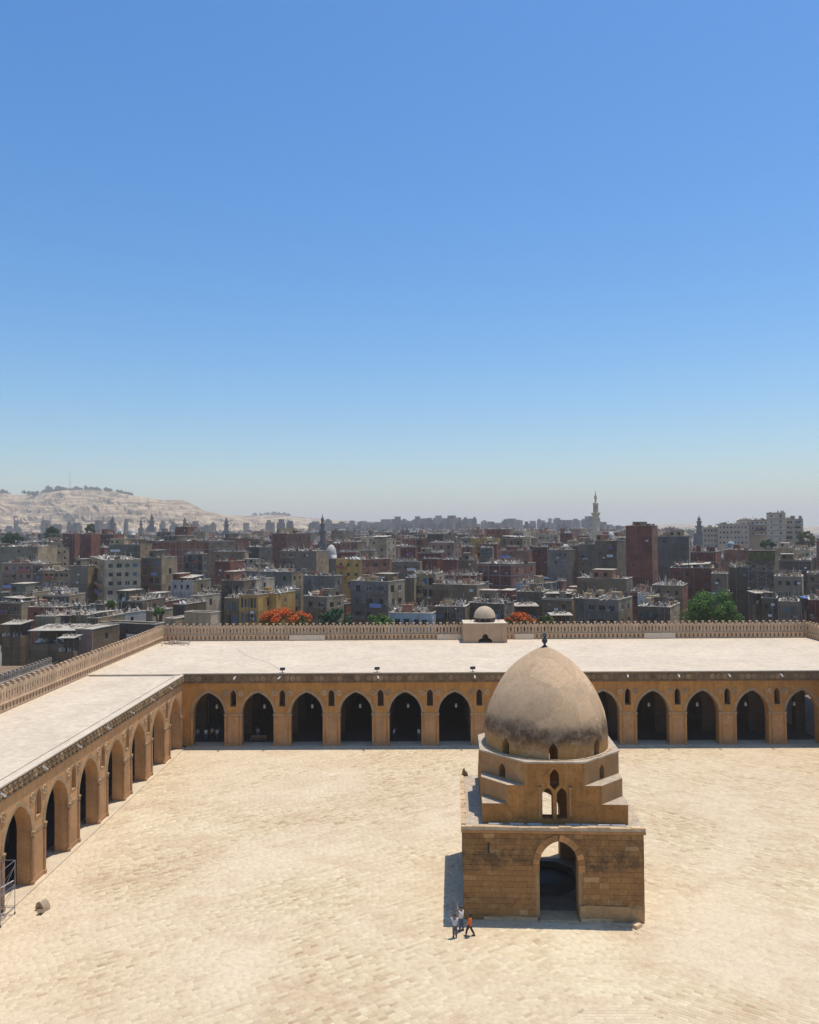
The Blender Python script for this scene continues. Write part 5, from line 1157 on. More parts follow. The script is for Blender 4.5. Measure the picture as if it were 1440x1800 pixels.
# ---- infill houses and the packed quarter behind
def clear(fp, P, ztop, a, W, D):
    for (f2, x0, x1, yb, Y2) in FOOT:
        if abs(f2[0][0]-P[0]) < 120 and overlap(fp, f2): return False
    pts = [proj((x, y, ztop)) for x, y in fp]; l, r_ = min(p[0] for p in pts), max(p[0] for p in pts); yt = min(p[1] for p in pts)
    for (f2, x0, x1, yb, Y2) in FOOT:
        if Y2 > P[1]-4 and l < x1 and r_ > x0 and yt < yb: return False
    return True
q = random.Random(77)
PAL = ['grey','brown','brown','tan','tan','red','red','red','maroon','maroon','rose','rose','dark','green','cream','pink','yellow']
ROOFW_ = ['rooftop dishes', 'a roof room', 'rubbish on its roof', 'a pale sheet roof']
WORDS = {2:'two',3:'three',4:'four',5:'five',6:'six',7:'seven',8:'eight',9:'nine',10:'ten'}
LMK = [(30,'dusty pink flats'),(140,'blank grey block'),(215,'cream apartment house'),(330,'long brick terrace'),(450,'slate-grey flats'),(560,'dark slim minaret'),(640,'ochre yellow flats'),(745,'plum brick block'),(800,'crimson wall'),(890,'dark red brick flats'),(975,'white roof dome'),(1047,'pale stone minaret'),(1128,'tall brick tower'),(1185,'slate block'),(1235,'grey-brown minaret'),(1300,'rose brick house'),(1380,'beige stair tower')]
USED = set()
def generic(P, a, W, D, zt, near, i):
    px = proj((P[0], P[1], zt))[0]; lm = min(LMK, key=lambda l: abs(l[0]-px))[1]
    for k in range(60):
        c = q.choice(PAL); rf = q.randrange(4); st = max(2, min(10, round(zt/3.1)))
        if near: lab = f"low {COLW[c]} infill house with {ROOFW_[rf]} around the {lm}"
        else: lab = f"{COLW[c]} house with {ROOFW_[rf]} behind the {lm}"
        if lab not in USED: break
    USED.add(lab); grp = 'infill houses between taller blocks' if near else 'houses of the packed distant quarter'
    side = {'maroon':'rose','dark':'grey','brown':'tan','slate':'tan','grey':'tan','tan':'cream','red':'rose'}.get(c, c)  # lighter side walls, their sunlight put into the colour
    house('house' if near else 'distant_house', lab, 'house', P, a, W, D, zt, c, side, rows=2 if near else 3, fc=max(1, int(W/3.2)), scs=max(1, int(D/4)), skip=.35, dishes=(4 if rf == 0 else 2), tanks=1 if rf == 1 else 0, shed=rf == 1, clutter=3 if rf == 2 else 1, sheet=rf == 3, group=grp, seed=1000+i, fine=near, frame=(not near and c in ('red','rose') and q.random() < .5))
ni = 0
for row in range(13):
    Y = 164+row*14
    x = -0.58*Y-8
    while x < 0.56*Y+10:
        W, D = q.uniform(6, 11), q.uniform(7, 11); xx = x+q.uniform(0, 2); yy = Y+q.uniform(-5, 5); a = R(q.uniform(16, 30))
        zt = CAMH-(q.uniform(1046, 1072)-935)*yy/FPX
        if zt > 6.5 and not (xx < -40 and yy < 165):
            P = (xx+W, yy); fp = hbox(P, a, W, D, .2)
            if clear(fp, P, zt+.6, a, W, D):
                generic(P, a, W, D, zt, True, ni); ni += 1; FOOT.append((fp, -1, -1, 0, 0))
        x += W+q.uniform(1.5, 4)
far = []
Y = 345
while Y < 1500:
    x = -0.60*Y-20
    while x < 0.58*Y+20:
        W, D = q.uniform(7, 16), q.uniform(8, 13); xx = x+q.uniform(0, 4); yy = Y+q.uniform(-8, 8); a = R(q.uniform(12, 38))
        top = q.gauss(957, 10) if Y < 800 else q.gauss(946, 6)
        zt = CAMH-(max(top, 934)-935)*yy/FPX
        zt = min(max(zt, 9), 33)
        if xx > 0.33*Y and Y > 420: zt = min(zt, 14)
        P = (xx+W, yy); fp = hbox(P, a, W, D, .2); far.append((P, a, W, D, zt, fp))
        x += W+q.uniform(.8, 5)
    Y += q.uniform(17, 24)
mbf = MB(); nfar = 0
keys = ['grey','rose','brown','tan','red','maroon','pink','slate','cream']
for P, a, W, D, zt, fp in far:
    if not clear(fp, P, zt+.8, a, W, D): continue
    if nfar < 150:
        generic(P, a, W, D, zt, False, 500+nfar)
    else:
        M_ = Matrix.Translation((P[0], P[1], 0)) @ Matrix.Rotation(-a, 4, 'Z'); k = q.randrange(len(keys))
        mbf.box(-W, 0, 0, 0, D, zt, k, M_)
        mbf.box(-W+.3, .3, zt+.001, -.3, D-.3, zt+.1, 9, M_)
        if q.random() < .7: u = q.uniform(.2,.6); mbf.box(-W*u-3, 2, zt+.1, -W*u, 5, zt+q.uniform(1.5,3.2), k, M_)
        for c in range(int(W/3.3)):
            for r_ in range(3):
                if q.random() < .6: mbf.box(-W+1+c*3.3, -.06, zt-2.4-r_*3.1, -W+2.2+c*3.3, -.005, zt-1.1-r_*3.1, 10, M_)
        for c in range(q.randrange(2, 8)):
            u, v = q.uniform(.05,.9), q.uniform(.05,.6); mbf.box(-W*u, D*v, zt+.1, -W*u+.9, D*v+.3, zt+1.2, 11, M_)
    nfar += 1
tag(mbf.obj('distant_roofscape', [CM[k] for k in keys]+[ROOFD, GLASS, DISHM]), 'hazy mass of low houses stretching to the foot of the skyline', 'houses', kind='stuff')

# ---- tower blocks on the far skyline
q = random.Random(41)
TW = [plaster('tower_beige', (0.17, 0.145, 0.125), 0.1, 0.02, fine=.3, rnd=.2, bump=0), plaster('tower_grey', (0.12, 0.11, 0.105), 0.1, 0.02, fine=.3, rnd=.2, bump=0), plaster('tower_brown', (0.14, 0.10, 0.085), 0.1, 0.02, fine=.3, rnd=.2, bump=0)]
TWN = ['beige', 'grey', 'brown']
SK = [(585,930),(600,920),(660,915),(690,911),(712,910),(760,912),(790,907),(830,912),(880,913),(905,915),(955,914),(990,913),(1030,911),(1060,914),(1095,924),(1170,930)]
def tower(px, top, Y, wpx, k, crown):
    P = aty(px, top, Y); W = wpx*Y/FPX; D = W*q.uniform(.7, 1.1)
    w3 = 'narrow' if wpx < 8 else ('broad' if wpx > 13 else 'square')
    cr = ['flat top', 'roof cabin', 'stepped top'][crown]
    where = 'at the hill foot' if px < 585 else 'on the hazy skyline'
    t = thing('tower_block', f'{w3} {TWN[k]} tower block with {cr} {where}', 'tower block', (P.x, Y, 0), R(q.uniform(-35, -10)), f'{w3} {TWN[k]} tower blocks with {cr} {where}')
    b = MB(); b.box(-W/2, 0, 0, W/2, D, P.z); b.obj('wall', TW[k], t)
    b = MB()
    for s in (-.3, .05, .33): b.box(W*s-W*.06, -.5, 4, W*s+W*.06, -.02, P.z-2)
    tag(b.obj('balcony_stacks', TW[(k+1) % 3], t), kind='stuff')
    if crown: b = MB(); b.box(-W*.25, D*.2, P.z+.01, W*(.2 if crown == 1 else .45), D*.8, P.z+(4 if crown == 1 else 7)); b.obj('roof_cabin', TW[k], t)
xs = 590
while xs < 1165:
    base = np.interp(xs, [a for a, b_ in SK], [b_ for a, b_ in SK]); wpx = q.choice([6, 9, 11, 14, 17])
    tower(xs, base+q.uniform(-1, 9), q.uniform(1750, 2500), wpx, q.randrange(3), q.randrange(3)); xs += wpx*q.uniform(.5, 1.05)
for i in range(52):
    xs = q.uniform(590, 1160); base = np.interp(xs, [a for a, b_ in SK], [b_ for a, b_ in SK]); tower(xs, base+q.uniform(8, 16), q.uniform(1520, 1740), q.choice([6, 8, 11]), q.randrange(3), q.randrange(3))
for i in range(46):
    xs = q.uniform(-10, 585); tower(xs, q.uniform(914, 930), q.uniform(1560, 2200), q.choice([6, 8, 11, 15]), q.randrange(3), q.randrange(3))
for i in range(14):
    xs = q.uniform(440, 512); tt = aty(xs, 908, 4330)
for px, py, wpx in [(448,903,6),(458,904,5),(470,902,9),(481,901,8),(490,902,7),(499,902,9),(507,904,7)]:
    tower2 = None
    P = aty(px, py, 4310); W = wpx*4310/FPX; t = thing('ridge_block', 'tiny pale block in the row along the far ridge', 'building', (P.x, 4310, 0), 0, 'blocks along the far ridge'); b = MB(); b.box(-W/2,0,P.z-60,W/2,W,P.z); b.obj('wall', TW[0], t); b = MB(); b.box(-W*.2,W*.2,P.z+.01,W*.2,W*.6,P.z+6); b.obj('roof_cabin', TW[0], t)
for px, py, wpx, hh in [(4,862,10,5),(12,866,7,3),(84,856,9,6),(102,856,12,5),(134,857,13,5),(150,855,5,5),(160,857,12,4),(186,858,8,4)]:
    P = aty(px, py, 3240); W = wpx*3240/FPX; t = thing('hilltop_building', 'small building among trees on the crest of the limestone hill', 'building', (P.x, 3240, P.z-26), 0, 'buildings on the hill crest'); b = MB(); b.box(-W/2,0,0,W/2,W,26); b.obj('wall', TW[0], t); b = MB(); b.box(-W*.3,W*.1,26.01,W*.1,W*.5,26+hh); b.obj('roof_cabin', TW[1], t)
# masts
P = aty(123, 828, 3230); B_ = aty(123, 862, 3230); t = thing('radio_mast', 'thin lattice radio mast on the hill crest', 'mast', (P.x, 3230, B_.z-4))
b = MB(); b.tube((0,0,0),(0,0,P.z-B_.z+4),1.6,5,.5); b.obj('mast_pole', STEEL, t); b = MB(); b.box(-3,-3,0,3,3,4); b.obj('mast_base', TW[1], t)
P = aty(967, 911, 1300); t = thing('cell_tower', 'cell tower with antenna cluster left of the pale minaret', 'mast', (P.x, 1300, 0))
b = MB(); b.tube((0,0,0),(0,0,P.z),1.6,5,.9); b.obj('mast_pole', STEEL, t)
for k in range(4): b = MB(); b.box(-3.5+k*2,-.6,P.z-10,-2.6+k*2,.6,P.z); b.obj('antenna', TW[1], t)

# ================================================================== TREES
LG = mat_leaf('green_leaves', (0.055, 0.125, 0.02), (0.12, 0.22, 0.04)); LD = mat_leaf('dark_green_leaves', (0.02, 0.06, 0.025), (0.04, 0.11, 0.04))
LF = mat_leaf('flame_blossom', (0.72, 0.09, 0.012), (0.88, 0.2, 0.025)); LY = mat_leaf('olive_leaves', (0.07, 0.10, 0.02), (0.13, 0.14, 0.03)); BARK = plaster('bark', (0.13, 0.095, 0.065), 0.25, 1.5)
def leaves(q, clumps, n, s):
    """n leaf faces spread through the clumps; each clump is (centre, radius)"""
    vs = []; fs = []; per = max(1, n//len(clumps))
    for c, r_ in clumps:
        for i in range(per):
            d = Vector((q.gauss(0,1), q.gauss(0,1), q.gauss(0,.8))); d = d.normalized()*r_*(q.random()**.45)
            p = Vector(c)+d; nrm = (d.normalized()+Vector((q.gauss(0,.6), q.gauss(0,.6), q.gauss(.35,.6)))).normalized()
            t1 = nrm.orthogonal().normalized(); t1 = Matrix.Rotation(q.uniform(0,6.28), 3, nrm) @ t1; t2 = nrm.cross(t1); k = s*q.uniform(.6,1.3); o = len(vs)
            vs += [p-t1*k, p+t2*k*.5, p+t1*k, p-t2*k*.5]; fs.append((o, o+1, o+2, o+3))
    b = MB(); b.v = [tuple(v) for v in vs]; b.f = fs; b.m = [0]*len(fs); return b
def tree(px0, px1, yt, Y, label, leaf, blossom=None, name='tree', n=4200, ls=0.26, flat=0.5, seed=0, ztrunk=0, bshare=.5, group=None):
    q = random.Random(900+seed); A, B_ = aty(px0, yt, Y), aty(px1, yt, Y); cx, rx, zt = (A.x+B_.x)/2, (B_.x-A.x)/2, (A.z+B_.z)/2
    rz_ = rx*flat; cz = zt-rz_; ry = min(rx*.85, 5.5)
    t = thing(name, label, 'tree', (cx, Y, ztrunk), 0, group); H_ = cz-ztrunk
    b = MB(); b.tube((0,0,0), (.3,0,H_*.55), .045*H_+.08, 8, .03*H_+.05)
    for k in range(6):
        a = k*1.05+q.random(); e = (rx*.6*math.cos(a), ry*.6*math.sin(a), H_+rz_*q.uniform(-.1,.5)); m_ = (rx*.25*math.cos(a), ry*.25*math.sin(a), H_*.8)
        b.tube((.3,0,H_*.53), m_, .028*H_+.04, 6, .02*H_+.03); b.tube(m_, e, .02*H_+.03, 5, .03)
    b.obj('trunk', BARK, t)
    cl = []; top = []
    for k in range(34):
        u, a = q.uniform(-.55, 1), q.uniform(0, 6.28); rr = math.sqrt(max(0, 1-u*u))*q.uniform(.55, 1.0)
        c = (rx*.86*rr*math.cos(a), ry*.86*rr*math.sin(a), H_+rz_*u*.82+q.uniform(-.3,.3)); r_ = rx*q.uniform(.14,.27); cl.append((c, r_))
        if u > -.1 and q.random() < bshare+.35: top.append(((c[0], c[1], c[2]+r_*.35), r_*.85))
    leaves(q, cl, n, ls).obj('crown', leaf, t)
    if blossom: leaves(q, top, int(n*.9), ls*.9).obj('blossom', blossom, t)
    return t
tree(446, 552, 1078, 152.0, 'flame tree covered in orange blossom behind the parapet under the yellow houses', LY, LF, 'flame_tree', 4400, .22, .29, 1, bshare=.3)
tree(556, 624, 1072, 154.0, 'dark green tree right of the orange flame tree', LD, None, n=3600, seed=2, flat=.6)
tree(640, 692, 1083, 153.0, 'low green tree beside the pale blue house', LG, None, n=2600, seed=3, flat=.45)
tree(882, 944, 1081, 150.5, 'scarlet flame tree beside the small roof dome', LY, LF, 'flame_tree', 4200, .2, .5, 4, bshare=.65)
tree(936, 980, 1084, 153.5, 'olive green tree right of the scarlet flame tree', LY, None, n=2600, seed=5, flat=.5)
tree(1192, 1312, 1042, 157.5, 'large round bright green tree behind the parapet', LG, None, n=9000, ls=.27, seed=6, flat=.62)
tree(184, 205, 1056, 199, 'small green tree left of the ruined dark house', LG, None, n=1600, seed=7, flat=.7)
tree(268, 292, 1070, 183, 'small green shrub tree behind the narrow tan tower', LG, None, n=1500, seed=8, flat=.5)
tree(1398, 1436, 931, 455, 'leafy olive tree right of the overhanging pale wing', LY, None, n=2600, ls=.5, seed=9, flat=1.0)
tree(1336, 1364, 950, 345, 'round dark tree below the long beige complex', LD, None, n=1500, ls=.5, seed=10, flat=.5)
tree(78, 108, 924, 470, 'broad hazy green tree above the distant roofs', LD, None, n=1800, ls=.6, seed=11, flat=1.3)
tree(148, 170, 918, 520, 'round hazy blue-green tree at the cliff foot', LD, None, n=1800, ls=.6, seed=12, flat=1.6)
tree(0, 44, 936, 420, 'dark hazy tree clump over the wide grey-green block', LD, None, n=1800, ls=.6, seed=13, flat=.6)
q = random.Random(5); cl = []
for i in range(170):
    px, py, Y = q.choice([(q.uniform(850,1010), q.uniform(929,942), 1480), (q.uniform(1050,1105), q.uniform(931,940), 1450), (q.uniform(600,760), q.uniform(933,940), 1500), (q.uniform(1110,1240), q.uniform(930,938), 1480)])
    P = aty(px, py, Y+q.uniform(-40,40)); cl.append(((P.x, P.y, P.z-4), q.uniform(5, 9)))
tag(leaves(q, cl, 17000, 1.6).obj('distant_trees', LD), 'hazy green belt of trees below the skyline towers', 'trees', kind='stuff')
cl = []
for i in range(90):
    px = q.choice([q.uniform(38,84), q.uniform(88,125), q.uniform(160,200), q.uniform(205,235), q.uniform(440,500)]); f_ = px > 300
    py = np.interp(px, [0,60,105,150,200,238,440,480,520], [866,868,862,861,864,872,907,905,908]); P = aty(px, py-q.uniform(-1,3), 4320 if f_ else 3215); cl.append(((P.x, P.y, P.z), q.uniform(5, 10)))
tag(leaves(q, cl, 9000, 2.6).obj('hilltop_trees', LD), 'scrubby trees along the crest of the limestone hill', 'trees', kind='stuff')

# ================================================================== SMALL THINGS
b = MB(); b.box(-.05,-.04,0,.05,.04,.3); b.box(-.34,-.22,.3,.34,.12,.58,0,Matrix.Rotation(R(-25),4,'X')); LAMP = b.mesh('floodlight', IRON)
for px, where in ((497, 'second water spout'), (663, 'third water spout'), (831, 'water spout left of the dome')):
    P = aty(px, 1180, YF+.25); t = thing('floodlight', f'black floodlight on the roof edge above the {where}', 'floodlight', (P.x, YF+.1, 10.51), 0.2, 'floodlights on the roof edge')
    b = MB(); b.tube((0,0,0),(0,0,.34),.05,6); b.obj('bracket', IRON, t); b = MB(); M_ = Matrix.Translation((0,0,.5)) @ Matrix.Rotation(R(-30),4,'X'); b.box(-.36,-.2,-.15,.36,.14,.17,0,M_); b.obj('housing', IRON, t); b = MB(); b.box(-.31,-.215,-.11,.31,-.203,.13,0,M_); b.obj('glass', GLASS, t)
GLOBE = plain('lantern_glass', (0.62, 0.62, 0.58), 0.2)
ORD = 'first second third fourth fifth sixth seventh eighth ninth tenth eleventh twelfth thirteenth'.split()
for i in range(13):
    if i in (6, 7): continue
    t = thing('hanging_lantern', f"small pale glass lantern hanging in the {ORD[i]} arch from the side wing corner", 'lantern', (XL+C0+BAY*i+.35, YF+3.2, 4.7), 0, 'lanterns inside the long wing')
    b = MB(); b.tube((0,0,.6),(0,0,ZR-.3-4.7),.012,4); b.obj('chain', IRON, t); b = MB(); b.lathe([(0,0),(.16,.06),(.22,.22),(.14,.42),(.2,.6),(0,.62)], 10); b.obj('glass', GLOBE, t, True)
P = atz(452, 1308, .13); t = thing('bench', 'red-brown wooden bench standing in the shade of the second arch', 'bench', (P.x, YF+1.9, .13))
b = MB(); b.box(-1.15,-.25,.42,1.15,.25,.47); b.obj('seat', WOOD, t); b = MB(); b.box(-1.15,.22,.55,1.15,.27,.95); b.obj('backrest', WOOD, t)
for sx in (-1.05, 1.05):
    for sy in (-.2, .22): b = MB(); b.box(sx-.04,sy-.03,0,sx+.04,sy+.03,.418 if sy < 0 else .549); b.obj('leg', WOOD, t)
# scaffold tower at the foot of the side wing
t = thing('scaffold_tower', 'thin steel scaffold tower with slanting pale plank against the side wing', 'scaffold', (-33.85, 61.0, 0)); W, D, Hh = 1.02, 2.15, 4.35
for x in (0, W):
    for y in (0, D):
        z0 = .131 if x == 0 else .0; b = MB(); b.tube((x,y,z0+.16),(x,y,Hh),.03,8); b.obj('upright', STEEL, t); b = MB(); b.tube((x-.03,y,z0+.1),(x+.03,y,z0+.1),.1,10); b.obj('castor', IRON, t)
for z in (.55, .68, 2.4, Hh-.02):
    for a_, c_ in (((0,0),(W,0)), ((0,D),(W,D)), ((0,0),(0,D)), ((W,0),(W,D))): b = MB(); b.tube((*a_,z),(*c_,z),.022,6); b.obj('ledger', STEEL, t)
for z0, z1 in ((.68, 2.4), (2.4, 3.9)):
    b = MB(); b.tube((0,D,z0),(W,D,z1),.018,6); b.obj('brace', STEEL, t); b = MB(); b.tube((W,0,z0),(W,D,z1),.018,6); b.obj('brace', STEEL, t)
b = MB(); M_ = Matrix.Translation((.45,D-.2,2.45)) @ Matrix.Rotation(R(-24),4,'Y') @ Matrix.Rotation(R(35),4,'Z'); b.box(-1.4,-.14,0,.55,.14,.045,0,M_); b.obj('plank', PLANK, t)
# fallen carved stone and squared slab
t = thing('stone_fragment', 'broken curved stone fragment lying on the paving near the scaffold', 'stone', (-30.95, 63.95, 0), R(-25)); q = random.Random(3)
def shard(name, par, a0, a1, L, seed):
    qq = random.Random(seed); b = MB(); vs = []; fs = []; N_ = 9
    for j in range(4):
        for i in range(N_):
            a = a0+(a1-a0)*i/(N_-1); ro_ = .58+qq.uniform(-.03,.03); ri_ = .36+qq.uniform(-.03,.03); y = -L/2+L*j/3+qq.uniform(-.04,.04)
            vs += [(ro_*math.cos(a)*.9, y, max(0,ro_*math.sin(a)*1.25)), (ri_*math.cos(a)*.9, y, max(0,ri_*math.sin(a)*1.2))]
    R_ = 2*N_
    for j in range(3):
        for i in range(N_-1):
            o = j*R_+2*i; fs += [(o,o+2,o+R_+2,o+R_), (o+1,o+R_+1,o+R_+3,o+3)]
        o = j*R_; fs += [(o,o+R_,o+R_+1,o+1), (o+R_-2,o+R_-1,o+2*R_-1,o+2*R_-2)]
    for j in (0, 3):
        for i in range(N_-1): o = j*R_+2*i; fs.append((o,o+1,o+3,o+2))
    b.add(vs, fs); return b.obj(name, plaster('fragment_stone', (0.40,0.30,0.20), 0.2, 2.5), par)
shard('curved_stone', t, R(4), R(168), .62, 1)
b = MB(); M_ = Matrix.Translation((.42,-.42,.02)) @ Matrix.Rotation(.4,4,'Z') @ Matrix.Rotation(R(-24),4,'X'); b.box(-.2,-.5,0,.2,.35,.24,0,M_); b.obj('split_piece', MATS['fragment_stone'], t)
t = thing('stone_slab', 'squared pale stone slab lying at the corner of the domed pavilion', 'stone', (16.5, 61.0, 0.02), R(38))
b = MB(); b.add([(-.34,-.3,0),(.36,-.28,0),(.35,.3,0),(-.36,.29,0),(-.32,-.27,.24),(.33,-.26,.25),(.32,.28,.24),(-.33,.27,.26)], [(0,3,2,1),(4,5,6,7),(0,1,5,4),(1,2,6,5),(2,3,7,6),(3,0,4,7)]); b.obj('block', CREAMST, t)
b = MB(); b.add([(.05,-.28,.0),(.38,-.3,0),(.5,-.1,0),(.4,.1,0),(.42,-.2,.16),(.46,-.1,.14)], [(0,1,4),(1,2,5,4),(2,3,5),(0,4,5,3)]); b.obj('chipped_edge', CREAMST, t)
# rubble and cables on the roofs
b = MB(); q = random.Random(8)
for i in range(150):
    a, r_ = q.uniform(0,6.28), abs(q.gauss(0,1)); s = q.uniform(.06,.24); M_ = Matrix.Translation((-44.8+1.7*r_*math.cos(a), 142.2+1.0*r_*math.sin(a), 10.38+max(0,.4-.28*r_))) @ Matrix.Rotation(q.uniform(0,6),4,'Z') @ Matrix.Rotation(q.uniform(0,3),4,'X'); b.box(-s,-s*.7,-s*.5,s,s*.7,s*.5,0,M_)
tag(b.obj('rubble_heap', LEDGE), 'small heap of rubble on the pale roof in the parapet corner', 'rubble', kind='stuff')
def cable(pts, r_, label, name='cable'):
    b = MB()
    for a_, c_ in zip(pts[:-1], pts[1:]): b.tube(a_, c_, r_, 5)
    return tag(b.obj(name, CABLE), label, 'cable')
cable([(XL-.95, y_, 10.225+.01*math.sin(y_)) for y_ in np.linspace(45, 111, 30)], .02, 'dark cable running along the courtyard edge of the side wing roof')
cable([(XL-1.2-x_*.93, 111.2, 10.23) for x_ in np.linspace(0, 13, 12)], .03, 'dark cable lying along the step between the two roofs')
p0, p1 = atz(497, 1181, 10.42), atz(413, 1139, 10.42)
cable([(p0.x+(p1.x-p0.x)*k/14, p0.y+(p1.y-p0.y)*k/14+1.1*math.sin(k*.5), 10.41) for k in range(15)], .012, 'thin wire wandering across the long wing roof')

# ================================================================== PEOPLE
SKIN = plain('skin', (0.30, 0.17, 0.10), 0.6); HAIR = plain('dark_hair', (0.02, 0.016, 0.014), 0.5); SHOE = plain('dark_shoe', (0.05, 0.045, 0.045), 0.6); EYE = plain('eye_dark', (0.03, 0.02, 0.02), 0.3)
JOBS = []
def skin_job(name, nodes, edges, mt, parent):
    """nodes: {key: (x, y, z, r)}; grows one continuous tapered surface over the skeleton"""
    ks = list(nodes); ix = {k: i for i, k in enumerate(ks)}
    me = bpy.data.meshes.new(name); me.from_pydata([nodes[k][:3] for k in ks], [(ix[a], ix[b_]) for a, b_ in edges], [])
    o = bpy.data.objects.new(name+'_build', me); col.objects.link(o); o.modifiers.new('Skin', 'SKIN').use_smooth_shade = True
    for i, k in enumerate(ks):
        sv = me.skin_vertices[0].data[i]; sv.radius = (nodes[k][3],)*2 if len(nodes[k]) == 4 else nodes[k][3:5]; sv.use_root = (i == 0)
    sb = o.modifiers.new('Sub', 'SUBSURF'); sb.levels = sb.render_levels = 1
    JOBS.append((name, o, mt, parent))
def person(label, loc, rz, shirt, pants, arms, stride=0.0, h=1.0, long_top=False, hair_long=False, group=None, sleeves=True, look=(0, 0)):
    t = thing('person', label, 'person', loc, rz, group); t.scale = (h,)*3
    s = stride
    N = {'pelvis': (0,0,.95,.13,.10), 'waist': (0,0,1.10,.12,.09), 'chest': (0,0,1.32,.155,.105), 'neck': (0,.0,1.48,.055), 'headb': (0,-.01,1.56,.075), 'head': (look[0],-.02+look[1],1.66,.095), 'crown': (look[0],-.01+look[1],1.74,.06), 'nose': (look[0],-.125+look[1],1.63,.018)}
    E = [('pelvis','waist'),('waist','chest'),('chest','neck'),('neck','headb'),('headb','head'),('head','crown'),('head','nose')]
    for sd, k in (('L', -1), ('R', 1)):
        f_ = s*k
        N['hip'+sd] = (.09*k,0,.90,.095); N['knee'+sd] = (.095*k,-.10*abs(s)-f_*.22,.50,.06); N['ank'+sd] = (.095*k,-f_*.42+.02*abs(s),.10,.04); N['toe'+sd] = (.11*k,-f_*.42-.16,.04,.035)
        E += [('pelvis','hip'+sd),('hip'+sd,'knee'+sd),('knee'+sd,'ank'+sd),('ank'+sd,'toe'+sd)]
        el, wr = Vector(arms[sd][0]), Vector(arms[sd][1]); N['sh'+sd] = (.19*k,0,1.40,.062); N['el'+sd] = (*el,.043); N['wr'+sd] = (*wr,.03)
        d = (wr-el).normalized(); side = d.cross(Vector((0,-1,.2))).normalized(); fw = side.cross(d); pm = wr+d*.07; N['palm'+sd] = (*pm,.034,.02)
        E += [('chest','sh'+sd),('sh'+sd,'el'+sd),('el'+sd,'wr'+sd),('wr'+sd,'palm'+sd)]
        for i, (off, ln) in enumerate(((-.026,.062),(-.009,.078),(.009,.072),(.026,.056))):
            a_ = pm+d*.025+side*off; b1 = a_+d*ln*.5-fw*.008; b2 = a_+d*ln-fw*.028
            N[f'f{i}a'+sd] = (*b1,.0095); N[f'f{i}b'+sd] = (*b2,.0085); E += [('palm'+sd,f'f{i}a'+sd),(f'f{i}a'+sd,f'f{i}b'+sd)]
        th = pm-d*.03+side*(-.04*k); N['tha'+sd] = (*th,.011); N['thb'+sd] = (*(th+d*.045+side*(-.015*k)),.009); E += [('wr'+sd,'tha'+sd),('tha'+sd,'thb'+sd)]
    skin_job('body', N, E, SKIN, t)
    G = lambda k, r_, dz=0.0: (N[k][0], N[k][1], N[k][2]+dz)+r_
    zl = .72 if long_top else .86
    S = {'chest': G('chest', (.20,.15)), 'waist': G('waist', (.19,.15)), 'hem': (0,0,zl,.195,.16), 'coll': (0,0,1.44,.11,.09)}; SE = [('chest','waist'),('waist','hem'),('chest','coll')]
    for sd in 'LR':
        e_ = Vector(N['el'+sd][:3]); sh = Vector(N['sh'+sd][:3]); end = e_ if long_top else sh.lerp(e_, .62)
        S['sh'+sd] = G('sh'+sd, (.088,.088)); S['slv'+sd] = (*end,.068,.068); SE += [('chest','sh'+sd),('sh'+sd,'slv'+sd)]
        if long_top: S['cuf'+sd] = (*Vector(N['el'+sd][:3]).lerp(Vector(N['wr'+sd][:3]), .85),.048,.048); SE.append(('slv'+sd,'cuf'+sd))
    skin_job('shirt', S, SE, shirt, t)
    T = {'pel': G('pelvis', (.18,.15)), 'wst': (0,0,1.06,.17,.14)}; TE = [('pel','wst')]
    for sd in 'LR':
        T['hip'+sd] = G('hip'+sd, (.13,.135)); T['knee'+sd] = G('knee'+sd, (.098,.1)); T['ank'+sd] = G('ank'+sd, (.082,.085), .02); TE += [('pel','hip'+sd),('hip'+sd,'knee'+sd),('knee'+sd,'ank'+sd)]
        A_, B2 = Vector(N['ank'+sd][:3]), Vector(N['toe'+sd][:3]); b = MB(); b.tube(A_+Vector((0,.06,-.06)), B2+Vector((0,-.02,0)), .048, 8, .036); b.tube(A_+Vector((0,.01,.02)), A_+Vector((0,.02,-.07)), .05, 8, .055); b.obj('shoe', SHOE, t)
    skin_job('trousers', T, TE, pants, t)
    b = MB(); hx, hy, hz = N['head'][0], N['head'][1]+.02, 1.675
    prof = [(.118*math.cos(R(a)), .118*math.sin(R(a))) for a in range(-8, 90, 14)]+[(0,.118)]; b.lathe(prof, 12, (hx,hy,hz))
    if hair_long: b.lathe([(.08,-.22),(.12,-.12),(.118,0)], 12, (hx,hy+.035,hz))
    b.obj('hair', HAIR, t, True)
    for k in (-1, 1): b = MB(); b.lathe([(0,-.013),(.012,0),(0,.013)], 6, (hx+.035*k,hy-.108,1.665)); b.obj('eye', EYE, t); b = MB(); b.lathe([(0,-.03),(.016,0),(0,.03)], 6, (hx+.098*k,hy+.0,1.64)); b.obj('ear', SKIN, t)
    return t
C_ = lambda n_, c: plain(n_, c, .9)
dn = {'L': ((-.26,.02,1.13),(-.27,-.06,.88)), 'R': ((.26,.02,1.13),(.27,-.06,.88))}
GREY, WHT, ORG = C_('grey_tshirt', (.50,.48,.50)), C_('white_tshirt', (.72,.69,.66)), C_('orange_top', (.72,.15,.02)); JEAN, DJEAN, BLK = C_('blue_jeans', (.09,.12,.19)), C_('grey_jeans', (.10,.105,.12)), C_('black_trousers', (.03,.027,.03))
P1, P2, P3 = atz(800, 1649), atz(811.5, 1637), atz(826.5, 1646)
t = person('person in grey T-shirt and dark jeans raising both arms to photograph the pavilion', (P1.x, P1.y, .02), R(188), GREY, DJEAN, {'L': ((-.36,-.12,1.52),(-.22,-.30,1.66)), 'R': ((.38,-.10,1.56),(.36,-.22,1.84))}, .06, .99)
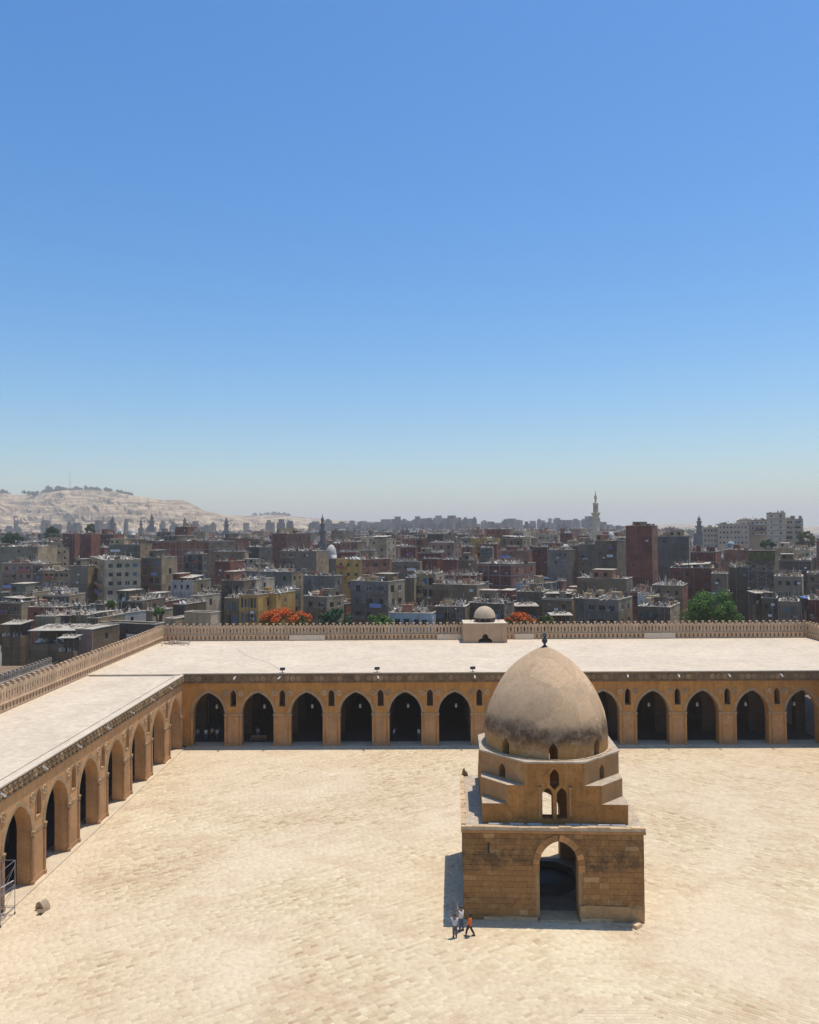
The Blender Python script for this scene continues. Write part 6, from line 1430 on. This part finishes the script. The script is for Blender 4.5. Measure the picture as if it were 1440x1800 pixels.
person('taller person in white T-shirt and blue jeans looking up beside the pavilion wall', (P2.x, P2.y, .02), R(235), WHT, JEAN, {'L': ((-.30,-.16,1.28),(-.12,-.36,1.50)), 'R': ((.34,-.12,1.62),(.12,-.26,1.78))}, .18, 1.05)
person('walking person in long orange top and black trousers by the pavilion', (P3.x, P3.y, .02), R(258), ORG, BLK, {'L': ((-.25,.08,1.14),(-.26,-.04,.90)), 'R': ((.25,-.10,1.14),(.25,-.26,.96))}, .75, .97, True, True)
b = MB(); b.box(-.04,-.005,-.075,.04,.005,.075); ph = b.mesh('phone', IRON)
hp = Matrix.Translation((P1.x, P1.y, .02)) @ Matrix.Rotation(R(188), 4, 'Z') @ Vector((.36*.99,-.27*.99,1.93*.99)); tag(place('phone', ph, None, hp, (0, 0, R(8))), 'phone held up by the person in grey', 'phone')
for i, (px, py, sh, lab, rz) in enumerate([(347.5,1300,'grey','person in grey shirt standing in the deep shade of the corner arch',20),(362,1301,'white','person in white shirt in the shade at the middle of the corner arch',200),(373,1299,'tan','person in tan shirt beside others inside the corner arch',40),(382,1301,'blue','person in pale blue shirt with hand raised inside the corner arch',10),(454,1299,'grey2','person in light grey shirt behind the wooden bench',15),(693,1300,'blue2','person in pale blue shirt raising a phone inside the fifth arch',60),(736.5,1300,'white2','person in white shirt leaning by the pier of the fifth arch',-40)]):
    P = atz(px, py, .13); cs = {'g': (.4,.4,.41), 'w': (.72,.71,.7), 't': (.45,.36,.25), 'b': (.42,.5,.72)}[sh[0]]
    person(lab, (P.x, max(P.y, YF+1.8), .131), R(rz), C_('shade_shirt_'+sh, cs), [DJEAN, JEAN, BLK][i % 3], dn if i not in (3, 5) else {'L': dn['L'], 'R': ((.34,-.14,1.5),(.32,-.3,1.75))}, .1)
dg = bpy.context.evaluated_depsgraph_get()
done = [(n_, bpy.data.meshes.new_from_object(o.evaluated_get(dg)), mt, par, o) for n_, o, mt, par in JOBS]
for n_, me, mt, par, o in done:
    bpy.data.objects.remove(o); me.name = n_; me.materials.clear(); me.materials.append(mt); place(n_, me, par)

# ================================================================== HAZE
b = MB(); b.box(-14000,-14000,-4.5,14000,14000,300); hz = b.obj('haze', None); hz.data.materials.clear()
hm = bpy.data.materials.new('haze_air'); hm.use_nodes = True; nt = hm.node_tree; nt.nodes.clear()
pv = nt.nodes.new('ShaderNodeVolumePrincipled'); pv.inputs['Color'].default_value = (0.88, 0.86, 0.82, 1); pv.inputs['Density'].default_value = 0.00017; pv.inputs['Anisotropy'].default_value = 0.2
ou = nt.nodes.new('ShaderNodeOutputMaterial'); nt.links.new(pv.outputs[0], ou.inputs['Volume']); hz.data.materials.append(hm)
tag(hz, 'thin blue-white city haze filling the air', 'haze', kind='stuff')
